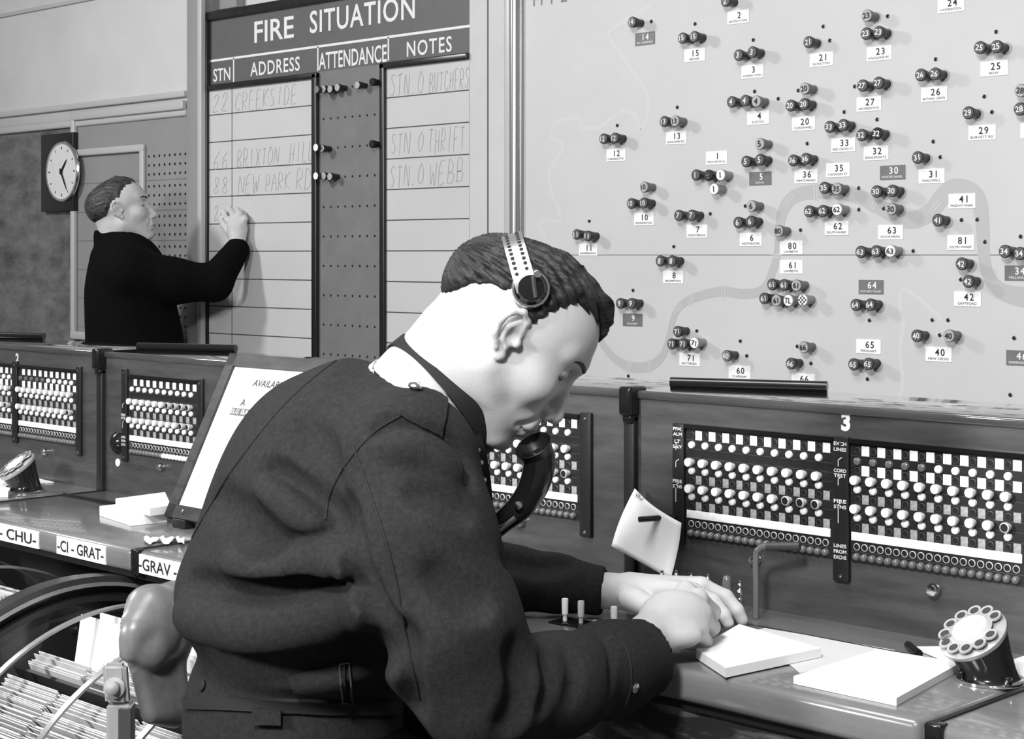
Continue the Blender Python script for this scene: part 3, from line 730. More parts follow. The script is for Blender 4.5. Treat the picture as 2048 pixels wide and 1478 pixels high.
# ---- unit 3
field(U[3], xs(1376), xs(1669), False, open_knobs=(9, 7), grey2=True)
field(U[3], xs(1705), xs(1705) + (xs(1669) - xs(1376)), True, dark_lamps=5, open_knobs=(9, 9))
bar(U[3], xs(1362), 0.022, 0.888, 1.072, [('PBX', 1.064), ('ALM', 1.056), ('LT', 1.045), ('SALV', 1.037), ('FIRE', .984), ('STNS', .976)][:5] + [('STNS', .976)])
bar(U[3], xs(1687), 0.026, 0.870, 1.074, [('EXCH', 1.064), ('LINES', 1.056), ('CORD', 1.026), ('TEST', 1.019), ('FIRE', .983), ('STNS', .975), ('LINES', .920), ('FROM', .912), ('EXCHS', .904)])
g = G(); put_text(g, '3', (xs(1692), YS, zs(1692, 844)), EX, EZ, 0.026, 'letter_white', bold=0.05); g.build('number', U[3])
for (u, v, k, r) in ((95, 903, 0, .0085), (326, 934, 1, .0085), (1045, 1043, 2, .0085), (1515, 1119, 3, .0085), (1872, 1179, 3, .0095)):
    c = W(u, v, YS); g = G()
    g.lathe([(r * 0.75, 0), (r * 0.75, 0.003), (r, 0.005), (r, 0.010), (r * 0.75, 0.0135), (0, 0.015)], 'chrome', c, AXF, 18); g.build('panel_knob', U[k])
# key handles on the shelf
for (u, v, m) in ((1130, 1245, 'ivory'), (1162, 1250, 'knob_grey'), (1228, 1262, 'knob_grey')):
    b = WZ(u, v, ZT); g = G()
    g.box((b.x - 0.014, b.y - 0.020, ZT - 0.002), (b.x + 0.014, b.y + 0.020, ZT + 0.003), 'black_gloss', 0.001)
    g.lathe([(0.0032, 0), (0.0028, 0.008), (0.0045, 0.009), (0.0048, 0.0295), (0.0042, 0.031)], m, (b.x, b.y, ZT + 0.003), (0, 0, 1), 16)
    g.build('key_switch', U[3])
b = WZ(1193, 1258, ZT); g = G()
g.box((b.x - 0.014, b.y - 0.020, ZT - 0.002), (b.x + 0.014, b.y + 0.020, ZT + 0.003), 'black_gloss', 0.001)
g.tube([(b.x, b.y, ZT + 0.003), (b.x + 0.002, b.y - 0.006, ZT + 0.012)], 0.003, 'chrome', 10); g.build('key_switch', U[3])
# cord plugs standing in their seats: a thing each (they lift out)
for i, (u, v) in enumerate(((1324, 1140), (1353, 1140), (1383, 1144), (1416, 1147), (1480, 1160))):
    y = 1.965; p = W(u, v, y); p = Vector((p.x, y, ZT))
    t = thing('cord_plug', ['leftmost brass cord plug in the row behind the hand', 'second brass cord plug from the left behind the hand', 'third brass cord plug from the left behind the hand', 'fourth brass cord plug from the left behind the hand', 'tall brass cord plug at the right end, near the crank'][i], 'plug', p, 'cord plugs on the shelf')
    h = W(u, v, y).z - ZT
    g = G(); g.lathe([(0.0065, 0), (0.0065, 0.016), (0.0055, 0.018)], 'strip_grey', p, (0, 0, 1), 14); g.build('sleeve', t)
    g = G(); a = h - 0.030
    g.lathe([(0.0034, 0.017), (0.0034, a), (0.0040, a + 0.001), (0.0040, a + 0.003), (0.0022, a + 0.005), (0.0022, a + 0.008), (0.0052, a + 0.010), (0.0054, a + 0.013), (0.0030, a + 0.016), (0.0022, a + 0.019), (0.0038, a + 0.021), (0.0036, a + 0.0235), (0.0018, a + 0.0255), (0.0026, a + 0.0275), (0.0022, a + 0.0295), (0, a + 0.030)], 'brass', p, (0, 0, 1), 14); g.build('tip', t)
p = Vector((W(1454, 1145, 1.965).x, 1.965, ZT)); g = G()
g.lathe([(0.0068, 0), (0.0068, 0.050), (0.0060, 0.0545), (0.0035, 0.0575), (0, 0.058)], 'dome_glass', p, (0, 0, 1), 14)
tag(g.build('plug_cover', None, p), 'grey rubber sleeved plug between the brass plugs and the crank', 'plug', 'cord plugs on the shelf')
# crank rod
b = WZ(1512, 1236, ZT + 0.001); g = G()
top = b + Vector((0, 0, 0.088))
g.tube(smooth_path([b, b + Vector((0, 0, .05)), top, top + Vector((0.004, 0.001, 0.010)), top + Vector((0.016, 0.004, 0.016)), top + Vector((0.062, 0.018, 0.020))], 6), 0.0046, 'dome_glass', 12)
tc = tag(g.build('crank_rod', None, b), 'dark bent rod standing on the shelf of switchboard 3', 'rod')
g = G(); g.tube([top + Vector((0.016, 0.004, 0.016)), top + Vector((0.063, 0.0182, 0.0203))], 0.0062, 'strip_grey', 12); g.build('grip', tc)
# pinned note
def note():
    P = {}
    q = [W(1270, 977, 2.018), W(1363, 1046, 2.015), W(1338, 1158, 1.985), W(1224, 1092, 1.995)]
    n = 12; vs = []; fs = []
    for j in range(n + 1):
        for i in range(n + 1):
            a, b_ = i / n, j / n
            p = q[0].lerp(q[1], a).lerp(q[3].lerp(q[2], a), b_)
            p = p + Vector((0, -0.010 * math.sin(math.pi * a) * (1 - b_) + 0.012 * math.sin(b_ * 3.0) * (a - .5), 0))
            if b_ > .6: p += Vector((0.006 * (b_ - .6) * a, 0, 0))
            vs.append(p)
    for j in range(n):
        for i in range(n): fs.append((j * (n + 1) + i, j * (n + 1) + i + 1, (j + 1) * (n + 1) + i + 1, (j + 1) * (n + 1) + i))
    g = G(); g.add(vs, fs, 'paper', True)
    o = g.build('note_paper', None, q[0]); tag(o, 'white paper note hung crooked on a black peg at left of switchboard 3', 'paper')
    md = o.modifiers.new('s', 'SOLIDIFY'); md.thickness = 0.0006
    g = G(); c = W(1282, 992, 2.010)
    rr = random.Random(5); pts = [c + Vector((rr.uniform(-.008, .008), -0.004, rr.uniform(-.006, .006))) for _ in range(14)]
    g.ribbon(smooth_path(pts, 5), 0.0008, NY, 'peg_panel', 0.0); g.keepn = True; g.build('scribble', o)
note()
c = W(1318, 1036, 2.005); g = G()
tip = c + Vector((-0.012, -0.032, 0.0))
g.tube([c + Vector((0.012, 0.036, 0)), tip], 0.0045, 'black_gloss', 14); tag(g.build('black_peg', None, c), 'small black peg holding up the paper note', 'peg')
# ---- shelf-edge name plates
for i, (u0, u1, va, vb, s, k) in enumerate(((-60, 78, 1054, 1072, '-ABA - CHU-', 0), (115, 212, 1088, 1100, '-CI - GRAT-', 1), (277, 420, 1122, 1140, '-GRAV - NAT-', 2))):
    xa, xb = W(u0, 1080, YF).x, W(u1, 1080, YF).x; zc = ZT - 0.0215
    kk = 0 if (xa + xb) / 2 < DIV[1] else (1 if (xa + xb) / 2 < DIV[2] else 2)
    g = G(); g.box((xa, YF - 0.002, zc - 0.0165), (xb, YF + 0.002, zc + 0.0165), 'label_white'); p = g.build('index_label', U[kk])
    g = G(); put_text(g, s, ((xa + xb) / 2, YF - 0.002, zc), EX, EZ, 0.021, 'letter_black', width=(xb - xa) * 0.95, bold=0.012); g.build('lettering', p)
    p['label'] = 'white strip with black lettering'

# ================================================================ THINGS ON THE SHELVES
def dial(base, label, grp):
    t = thing('rotary_dial', label, 'telephone dial', base, grp)
    N = (FV * -0.285 + RV * -0.506 + UV * 0.813).normalized()
    dc = base + UV * 0.056 + RV * -0.020 + FV * 0.004
    a = Vector((0, 0, 1)); e1 = (a - N * a.dot(N)).normalized(); e2 = N.cross(e1)
    seg = 36; vs = []; fs = []
    prof = [(0.0, 0.036), (0.08, 0.035), (0.3, 0.0345), (0.6, 0.036), (0.9, 0.040), (1.0, 0.041)]
    for (f, r) in prof:
        for k in range(seg):
            an = 2 * math.pi * k / seg
            pb = base + Vector((math.cos(an) * r, math.sin(an) * r, 0.006))
            # matching point on the tilted ring
            hd = Vector((math.cos(an), math.sin(an), 0)); pj = (e1 * hd.dot(e1) + e2 * hd.dot(e2)).normalized()
            pd = dc + pj * r - N * 0.004
            vs.append(pb.lerp(pd, f ** 1.3))
    for i in range(len(prof) - 1):
        for k in range(seg): fs.append((i * seg + k, i * seg + (k + 1) % seg, (i + 1) * seg + (k + 1) % seg, (i + 1) * seg + k))
    fs.append(tuple(range(seg))); fs.append(tuple(range((len(prof) - 1) * seg, len(prof) * seg)))
    g = G(); g.add(vs, fs, 'black_gloss', True); g.build('mount', t)
    g = G(); g.lathe([(0.042, 0.0005), (0.042, 0.004), (0.038, 0.006), (0.037, 0.006)], 'chrome', base, (0, 0, 1), 36)
    for an in (-2.2, -0.5, 2.0): g.box(tuple(base + Vector((math.cos(an) * .038 - .004, math.sin(an) * .038 - .004, 0.004))), tuple(base + Vector((math.cos(an) * .038 + .004, math.sin(an) * .038 + .004, 0.014))), 'black_gloss', 0.001)
    g.build('base_ring', t)
    g = G(); g.lathe([(0.0415, -0.006), (0.0435, -0.003), (0.0435, 0.001), (0.040, 0.003), (0.0, 0.003)], 'dial_metal', dc, N, 40); f = g.build('dial_plate', t)
    # finger wheel with ten holes
    g = G(); bm = bmesh.new(); n = 120
    ho = []; rc = 0.0335; rh = 0.0058
    # ring of scalloped lobes around the holes
    for k in range(12):
        an = math.radians(30 * k)
        if k in (10,): continue
        c = dc + (e1 * math.cos(an) + e2 * math.sin(an)) * rc + N * 0.0085
        g.lathe([(rh + 0.0030, -0.0014), (rh + 0.0034, 0), (rh + 0.0028, 0.0014), (rh, 0.0010), (rh - 0.0004, -0.0008)], 'dial_metal', c, N, 16)
        g.lathe([(rh - 0.0006, 0.0), (rh - 0.0006, 0.0014), (0, 0.0014)], 'strip_grey', c, N, 14)
    bm.free()
    g.lathe([(0.0, 0.0075), (0.026, 0.0075), (0.0285, 0.0085), (0.026, 0.0100), (0.0225, 0.0104), (0.0, 0.0104)], 'dial_metal', dc, N, 40); g.build('finger_wheel', t)
    g = G(); g.lathe([(0.0225, 0.0100), (0.0222, 0.0112), (0.0, 0.0114)], 'dial_white', dc, N, 32); g.build('centre_label', t)
    g = G(); c = dc + (e1 * -0.75 + e2 * 0.66).normalized() * 0.0365
    g.tube([c + N * 0.003, c + N * 0.012, c + N * 0.013 - (c - dc).normalized() * 0.012], 0.0018, 'chrome', 8); g.build('finger_stop', t)
b = WZ(1981, 1362, ZT)
dial(b, 'rotary telephone dial on black mount at the right, on the shelf of switchboard 3', 'rotary dials on the shelves')
b = WZ(52, 984, ZT)
dial(b, 'rotary telephone dial on black mount at far left, below the number 2', 'rotary dials on the shelves')

def pad(name, label, px, th, m='paper', z=ZT, cat='paper pad', edge=None, group=None, dz=0.0):
    q = [WZ(u, v, z + th) for (u, v) in px]
    g = G(); g.quadbox(q, (0, 0, -1), th - 0.0006, m)
    if edge:
        for k in range(1, 6):
            zz = z + th * k / 6
            for i in range(4):
                a, b_ = q[i].copy(), q[(i + 1) % 4].copy(); a.z = b_.z = zz
                nn = (b_ - a).cross(UV).normalized()
                if (((q[0] + q[2]) / 2) - a).dot(nn) > 0: nn = -nn
                g.ribbon([a, b_], 0.0007, nn, edge, 0.0002)
    return tag(g.build(name, None, (q[0] + q[2]) / 2 - UV * th), label, cat, group)
pad('blotter_sheet', 'pale grey sheet of paper lying under the writing pad', [(1500, 1262), (1530, 1256), (1790, 1300), (1600, 1346)], 0.0016, 'paper_grey', cat='paper')
pad('writing_pad', 'thick white writing pad under the hand of the seated operator', [(1392, 1298), (1451, 1336), (1642, 1296), (1478, 1248)], 0.0125, z=ZT + 0.0016)
pad('note_pad', 'white note pad on the shelf corner in front of the right dial', [(1587, 1352), (1793, 1396), (1922, 1325), (1755, 1298)], 0.010)
pad('paper_sheet', 'loose white papers tucked behind the right dial', [(1829, 1293), (1890, 1318), (1960, 1316), (1910, 1292)], 0.004, cat='paper', z=ZT)
pad('paper_card', 'white card to the right of the right dial at the photo edge', [(2028, 1318), (2040, 1362), (2120, 1370), (2085, 1300)], 0.003, cat='paper', z=ZT)
a = WZ(1816, 1290, ZT + 0.006); b = WZ(1838, 1308, ZT + 0.005)
g = G(); g.tube([a, b], 0.0055, 'black_gloss', 10); tag(g.build('pencil_stub', None, a), 'short black stub lying at the end of the loose papers', 'stub')
pad('white_book', 'white paper block under the ruled book on the left shelf', [(199, 1012), (262, 1032), (334, 1024), (322, 998)], 0.020, cat='book', edge=None)
pad('ruled_book', 'worn grey paged book on top of the white block', [(231, 997), (300, 1016), (342, 1010), (330, 984)], 0.016, 'paper', z=ZT + 0.020, cat='book', edge='paper_grey')
a = WZ(128, 988, ZT + 0.005); b = WZ(232, 1008, ZT + 0.005)
g = G(); g.tube([a, b], [0.003, 0.0045], 'black_gloss', 10); tag(g.build('pen_holder', None, a), 'thin black pen lying on the left shelf beside the paper block', 'pen')
pad('loose_sheet', 'white sheet lying behind the left dial', [(60, 962), (66, 968), (108, 964), (70, 955)], 0.003, cat='paper')
pad('memo_pad', 'white pad at the left photo edge under the left dial', [(-40, 985), (16, 984), (30, 962), (-30, 950)], 0.012, cat='paper pad')
g = G(); rr = random.Random(11); vs = []; fs = []
for k in range(14):
    for j in range(5):
        p = WZ(288 + k * 6.2, 1080 + j * 2.2 + 4 * math.sin(k * 1.1) * (j / 4), ZT + 0.0015); p.z += abs(0.007 * math.sin(k * 1.3 + j * 1.9) + rr.uniform(0, .003)); vs.append(p)
for k in range(13):
    for j in range(4): fs.append((k * 5 + j, k * 5 + j + 1, k * 5 + j + 6, k * 5 + j + 5))
pts = vs; g.add(vs, fs, 'paper', True); tag(g.build('cloth_scrap', None, pts[0]), 'crumpled scrap of white cloth tape by the shelf seam', 'cloth')

# ---- availability board leaning on the switchboard
bl = WZ(340, 1037, ZT + 0.012); tl = Vector((bl.x, YS - 0.012, ZTOP + 0.010))
up = (tl - bl); hgt = up.length; up.normalize(); nb = EX.cross(up).normalized(); wdt = 0.40
t = thing('availability_board', 'white availability board in a dark wooden frame leaning behind the operator', 'board', bl + EX * wdt / 2)
def bp(x, y, z=0.0): return bl + EX * x + up * y + nb * z
fw = 0.026
def slab(x0, x1, y0, y1, z0, z1, m, name, par):
    g = G(); g.quadbox([bp(x0, y0, z0), bp(x1, y0, z0), bp(x1, y1, z0), bp(x0, y1, z0)], nb, z1 - z0, m); return g.build(name, par)
slab(0.01, wdt - .01, 0.01, hgt - .01, 0.0, 0.010, 'paper', 'sheet', t)
fr = G()
for (x0, x1, y0, y1) in ((0, fw, 0, hgt), (wdt - fw, wdt, 0, hgt), (0, wdt, 0, fw), (0, wdt, hgt - fw, hgt)):
    fr.quadbox([bp(x0, y0, -0.004), bp(x1, y0, -0.004), bp(x1, y1, -0.004), bp(x0, y1, -0.004)], nb, 0.020, 'frame_wood')
fr.lathe([(0.004, 0), (0.004, 0.002), (0, 0.003)], 'brass', bp(0.055, fw * .5, 0.016), nb, 10)
fr.build('frame', t)
for xx in (0.05, 0.34):
    g = G(); c = bp(xx, 0.0, 0.004); g.box((c.x - .02, c.y - .012, ZT + .0005), (c.x + .02, c.y + .014, c.z + .004), 'black_satin', 0.002); g.build('foot', t)
g = G()
def bt(s, x, y, h, **k): put_text(g, s, bp(x, y, 0.010), EX, up, h, 'letter_black', **k)
bt('AVAILABILITY', 0.168, hgt - 0.056, 0.0145, width=0.125, shear=0.12, bold=0.01); g.build('heading', t); g = G(); bt('A', 0.098, hgt - 0.098, 0.0145, bold=0.01)
g.build('lettering', t)
for i, s in enumerate(('ELG', 'BA', 'CP')):
    g = G(); x = 0.070 + i * 0.032; q = [bp(x + dx, hgt - 0.118 + dy, 0.010) for dx, dy in ((0, -.0075), (.0305, -.0075), (.0305, .0075), (0, .0075))]
    g.quadbox(q, nb, 0.001, 'label_grey'); put_text(g, s, bp(x + .015, hgt - 0.118, 0.011), EX, up, 0.0095, 'letter_white', width=0.024, bold=0.02); g.build('station_tab', t)
g = G()
for (a, b_) in (((.045, .045), (.045, hgt - .085)), ((.045, .045), (.36, .045)), ((.045, hgt - .085), (.36, hgt - .085)), ((.16, .045), (.16, hgt - .085))):
    g.ribbon([bp(a[0], a[1], .0102), bp(b_[0], b_[1], .0102)], 0.0009, nb, 'paper_grey', 0.0002)
g.keepn = True; g.build('ruled_lines', t)

# ================================================================ ROTARY CARD INDEX (wheels of cards below the shelves)
def wheel(dx, label):
    Yc, Zc = 1.60, 0.345; R = 0.388; R0 = 0.418
    Xe = -2.66 + dx; hoops = [-2.51 + dx, -2.285 + dx, -2.075 + dx]
    t = thing('card_index_wheel', label, 'card index', (Xe + 0.3, Yc, 0), 'rotary card indexes under the shelves')
    cx = lambda x: Vector((x, Yc, Zc))
    def ring(g, x, r, w_, th, m, seg=120, a0=0, a1=2 * math.pi):
        vs = []; fs = []
        for k in range(seg + 1):
            a = a0 + (a1 - a0) * k / seg
            d = Vector((0, math.cos(a), math.sin(a)))
            for (xx, rr_) in ((x - w_ / 2, r), (x + w_ / 2, r), (x + w_ / 2, r - th), (x - w_ / 2, r - th)): vs.append(Vector((xx, Yc, Zc)) + d * rr_)
        for k in range(seg):
            for j in range(4): fs.append((4 * k + j, 4 * k + (j + 1) % 4, 4 * k + 4 + (j + 1) % 4, 4 * k + 4 + j))
        g.add(vs, fs, m, True)
    g = G(); g.lathe([(0.0, 0.0), (R0 - .02, 0.0), (R0 - .02, 0.012), (0.0, 0.012)], 'wood_dark', cx(Xe), (1, 0, 0), 96); g.build('end_plate', t)
    g = G(); ring(g, Xe + .012, R0, 0.036, 0.014, 'rim_metal'); ring(g, Xe + 0.0315, R0 - 0.011, 0.005, 0.006, 'hoop_metal'); ring(g, Xe + .022, R0 - 0.034, 0.022, 0.010, 'black_satin'); g.build('rim', t)  # thin lighter ring paints the specular line along the rim ridge
    g = G(); px_ = Xe + 0.0125
    q = [(px_, Yc + y, Zc + z) for (y, z) in ((-.06, .235), (-.075, .30), (-.055, .345), (.10, .345), (.12, .30), (.10, .235))]
    g.add([Vector(p) for p in q] + [Vector(p) + Vector((.004, 0, 0)) for p in q], [tuple(range(6)), tuple(range(6, 12))] + [(i, (i + 1) % 6, 6 + (i + 1) % 6, 6 + i) for i in range(6)], 'black_satin')
    for (y, z) in ((-.045, .265), (-.01, .325), (.045, .262), (.085, .305)): g.lathe([(0.0065, 0), (0.0065, .002), (0, .003)], 'brass', (px_ + .004, Yc + y, Zc + z), (1, 0, 0), 10)
    g.build('bearing_plate', t)
    g = G(); g.lathe([(0.03, 0), (0.03, 0.66)], 'strip_grey', cx(Xe + .01), (1, 0, 0), 24); g.build('axle', t)
    for hx in hoops:
        g = G(); ring(g, hx, R, 0.013, 0.004, 'hoop_metal'); g.build('hoop', t)
    rr = random.Random(4)
    bands = [(Xe + .085, hoops[0] + .10), (hoops[0] + .108, hoops[1] + .10), (hoops[1] + .108, hoops[2] + .06)]
    for bi, (xa, xb) in enumerate(bands):
        g = G(); a = -50.0
        while a < 200:
            r1 = R - 0.046 - rr.uniform(0, 0.010) - (0.010 if rr.random() < .12 else 0)
            ar = math.radians(a); d = Vector((0, math.cos(ar), math.sin(ar))); tt = Vector((0, -math.sin(ar), math.cos(ar)))
            gap = False
            for (c0, wid, bset) in ((118, 3.0, (0, 1, 2)), (66, 3.5, (0, 1, 2)), (102, 9.0, (0,)), (96.5, 4.5, (1,)), (150, 2.5, (1, 2))):
                if bi in bset and abs(a - c0) < wid: gap = True
            if not gap:
                j = rr.uniform(0, .004); lean = rr.uniform(-.003, .003)
                p0 = cx(xa + j) + d * 0.20; p1 = cx(xb - rr.uniform(0, .004)) + d * 0.20
                p2 = cx(xb - j) + d * r1 + tt * lean; p3 = cx(xa + j) + d * r1 + tt * lean
                g.quadbox([p0, p1, p2, p3], tt, 0.0011 + rr.uniform(0, .0008), 'card_edges' if rr.random() > .07 else 'label_grey')
            a += 0.48 + rr.uniform(-.1, .12)
        o = g.build('index_cards', t); o['kind'] = 'stuff'
    for (c0, bs) in ((118, bands), (66, bands), (150, bands[1:])):
        ar = math.radians(c0); d = Vector((0, math.cos(ar), math.sin(ar))); tt = Vector((0, -math.sin(ar), math.cos(ar)))
        g = G(); g.quadbox([cx(bs[0][0]) + d * .03, cx(bs[-1][1]) + d * .03, cx(bs[-1][1]) + d * (R - .045), cx(bs[0][0]) + d * (R - .045)], tt, 0.006, 'black_satin'); g.build('divider', t)
    for (c0, bi, lift, lean) in ((92, 0, .004, .002), (91.5, 1, .004, .002), (106, 0, .001, .02)):
        ar = math.radians(c0); d = Vector((0, math.cos(ar), math.sin(ar))); tt = Vector((0, -math.sin(ar), math.cos(ar)))
        xa, xb = bands[bi]
        g = G(); g.quadbox([cx(xa + .01) + d * .24, cx(xb - .01) + d * .24, cx(xb - .01) + d * (R - .02) - tt * lean * 3, cx(xa + .01) + d * (R - .02) - tt * lean * 3], tt, 0.0012, 'paper'); g.build('raised_card', t)
    return t
wheel(0, 'large rotary card index wheel of white cards below the shelf at lower left')
wheel(-0.93, 'second rotary card index further left, only its rim showing under the shelf')
# ================================================================ PEOPLE: smooth solids from distance fields, meshed with surface nets
class SDF:
    def __init__(s, lo, hi, h):
        s.lo = np.array(lo, float); s.h = h
        n = np.ceil((np.array(hi) - s.lo) / h).astype(int) + 1
        s.ax = [s.lo[i] + h * np.arange(n[i]) for i in range(3)]
        s.D = np.full(n, 0.5, np.float32)
    def win(s, lo, hi):
        sl = []
        for i in range(3):
            a = int(max(0, math.floor((lo[i] - s.lo[i]) / s.h))); b = int(min(len(s.ax[i]), math.ceil((hi[i] - s.lo[i]) / s.h) + 1))
            sl.append(slice(a, max(b, a)))
        P = [s.ax[0][sl[0]][:, None, None], s.ax[1][sl[1]][None, :, None], s.ax[2][sl[2]][None, None, :]]
        return tuple(sl), P
    def put(s, sl, d, k, sub=False):
        D = s.D[sl]
        if D.size == 0: return
        d = d.astype(np.float32)
        if sub:
            h = np.clip(0.5 - 0.5 * (D + d) / k, 0, 1); s.D[sl] = D * (1 - h) - d * h + k * h * (1 - h)
        else:
            h = np.clip(0.5 + 0.5 * (D - d) / k, 0, 1); s.D[sl] = D * (1 - h) + d * h - k * h * (1 - h)
    def cap(s, a, b, ra, rb=None, k=0.01, sub=False):
        rb = ra if rb is None else rb
        a = np.array(a, float); b = np.array(b, float); m = max(ra, rb) + k + 3 * s.h
        sl, (X, Y, Z) = s.win(np.minimum(a, b) - m, np.maximum(a, b) + m)
        ba = b - a; L = max(ba @ ba, 1e-9)
        t = np.clip(((X - a[0]) * ba[0] + (Y - a[1]) * ba[1] + (Z - a[2]) * ba[2]) / L, 0, 1)
        d = np.sqrt((X - a[0] - t * ba[0]) ** 2 + (Y - a[1] - t * ba[1]) ** 2 + (Z - a[2] - t * ba[2]) ** 2) - (ra + (rb - ra) * t)
        s.put(sl, d, k, sub)
    def chain(s, pts, rs, k=0.01, sub=False):
        for i in range(len(pts) - 1): s.cap(pts[i], pts[i + 1], rs[i], rs[i + 1], k, sub)
    def ell(s, c, r, k=0.01, R=None, sub=False):
        c = np.array(c, float); r = np.array(r, float); m = max(r) + k + 3 * s.h
        sl, (X, Y, Z) = s.win(c - m, c + m)
        x, y, z = X - c[0], Y - c[1], Z - c[2]
        if R is not None: x, y, z = [R[i][0] * x + R[i][1] * y + R[i][2] * z for i in range(3)]
        k0 = np.sqrt((x / r[0]) ** 2 + (y / r[1]) ** 2 + (z / r[2]) ** 2)
        k1 = np.sqrt((x / r[0] ** 2) ** 2 + (y / r[1] ** 2) ** 2 + (z / r[2] ** 2) ** 2) + 1e-9
        s.put(sl, k0 * (k0 - 1) / k1, k, sub)
    def mesh(s):
        F = s.D; I = F < 0
        nx, ny, nz = F.shape
        c = np.zeros((nx - 1, ny - 1, nz - 1), np.int8)
        for dx in (0, 1):
            for dy in (0, 1):
                for dz in (0, 1): c += I[dx:nx - 1 + dx, dy:ny - 1 + dy, dz:nz - 1 + dz]
        act = (c > 0) & (c < 8)
        ii = np.argwhere(act); idx = np.full(act.shape, -1, np.int64); idx[act] = np.arange(len(ii))
        acc = np.zeros((len(ii), 3)); cnt = np.zeros(len(ii))
        cor = [(x, y, z) for x in (0, 1) for y in (0, 1) for z in (0, 1)]
        for a in cor:
            for ax in range(3):
                if a[ax] == 1: continue
                b = list(a); b[ax] = 1
                fa = F[ii[:, 0] + a[0], ii[:, 1] + a[1], ii[:, 2] + a[2]]; fb = F[ii[:, 0] + b[0], ii[:, 1] + b[1], ii[:, 2] + b[2]]
                m = (fa < 0) != (fb < 0); t = np.where(m, fa / np.where(m, fa - fb, 1), 0)
                p = np.array(a, float)[None, :].repeat(len(ii), 0); p[:, ax] += t
                acc[m] += p[m]; cnt[m] += 1
        V = s.lo + s.h * (ii + acc / cnt[:, None])
        fs = []
        for ax in range(3):
            o1, o2 = [(1, 2), (2, 0), (0, 1)][ax]
            A = I; sl0 = [slice(None)] * 3; sl1 = [slice(None)] * 3; sl0[ax] = slice(0, -1); sl1[ax] = slice(1, None)
            ch = A[tuple(sl0)] != A[tuple(sl1)]
            e = np.argwhere(ch); e = e[(e[:, o1] > 0) & (e[:, o2] > 0) & (e[:, o1] < F.shape[o1] - 1) & (e[:, o2] < F.shape[o2] - 1)]
            ins = A[e[:, 0], e[:, 1], e[:, 2]]
            q = []
            for (d1, d2) in ((-1, -1), (0, -1), (0, 0), (-1, 0)):
                t = e.copy(); t[:, o1] += d1; t[:, o2] += d2; q.append(idx[t[:, 0], t[:, 1], t[:, 2]])
            q = np.stack(q, 1); q[~ins] = q[~ins][:, ::-1]; fs.append(q)
        return V, np.concatenate(fs)
def rotm(*ax): return np.array(ax)
def frame_of(o, x, y, z):            # local metres -> camera-aligned metres
    M = np.stack([x, y, z], 1); o = np.array(o)
    return lambda V: np.asarray(V) @ M.T + o
def c2w(V):
    V = np.asarray(V); R = np.array([RV, FV, UV])
    return V @ R + np.array(CAM)
class Bag:
    """several smooth surfaces gathered into one object"""
    def __init__(s): s.v = []; s.f = []; s.n = 0
    def add(s, V, F): s.v.append(V); s.f.append(F + s.n); s.n += len(V); return s
    def build(s, name, m, parent=None, loc=(0, 0, 0), smooth_iter=0):
        V = np.concatenate(s.v) - np.array(loc); F = np.concatenate(s.f)
        me = bpy.data.meshes.new(name); me.from_pydata(V.tolist(), [], F.tolist()); me.materials.append(MATS[m])
        me.polygons.foreach_set('use_smooth', [True] * len(me.polygons)); me.update()
        o = obj(name, me, parent, loc)
        if smooth_iter:
            md = o.modifiers.new('smooth', 'SMOOTH'); md.iterations = smooth_iter; md.factor = 0.5
        return o
from mathutils.bvhtree import BVHTree
def make_surf(V, F):
    bvh = BVHTree.FromPolygons([tuple(v) for v in V], [tuple(f) for f in F.tolist()])
    def surf(u, v, lift=0.0):
        d = (RV * ((u - 1024.0) / FPX) + FV + UV * (-(v - HOR) / FPX)).normalized()
        h = bvh.ray_cast(CAM, d)
        if h[0] is None: return None, None
        n = h[1]; n = -n if n.dot(d) > 0 else n
        return h[0] + n * lift, n
    return surf
def surf_path(surf, px, lift=0.0, n=6):
    P = [Vector((u, v, 0)) for u, v in px]; out = []
    for q in smooth_path(P, n):
        a, nn = surf(q.x, q.y, lift)
        if a is not None: out.append(a)
    return out
def surf_patch(surf, px, lift, th, n=10):
    """a cloth flap lying on a surface: bilinear patch of 4 pixel corners, thickened"""
    vs = []; N = n + 1
    for layer in (0, 1):
        for j in range(N):
            for i in range(N):
                a, b = i / n, j / n
                u = (px[0][0] * (1 - a) + px[1][0] * a) * (1 - b) + (px[3][0] * (1 - a) + px[2][0] * a) * b
                v = (px[0][1] * (1 - a) + px[1][1] * a) * (1 - b) + (px[3][1] * (1 - a) + px[2][1] * a) * b
                p, nn = surf(u, v, 0)
                cu, cv = sum(q[0] for q in px) / 4, sum(q[1] for q in px) / 4; k_ = 0
                while p is None and k_ < 30: k_ += 1; u += (cu - u) * .06; v += (cv - v) * .06; p, nn = surf(u, v, 0)
                vs.append(p + nn * (lift + (th if layer == 0 else -0.004)))
    fs = []
    for j in range(n):
        for i in range(n):
            a = j * N + i; fs.append((a, a + 1, a + N + 1, a + N)); b = a + N * N; fs.append((b + N, b + N + 1, b + 1, b))
    rim = [i for i in range(N)] + [j * N + n for j in range(1, N)] + [n * N + i for i in range(n - 1, -1, -1)] + [j * N for j in range(n - 1, 0, -1)]
    for i in range(len(rim)):
        a, b = rim[i], rim[(i + 1) % len(rim)]; fs.append((a, b, b + N * N, a + N * N))
    return vs, fs

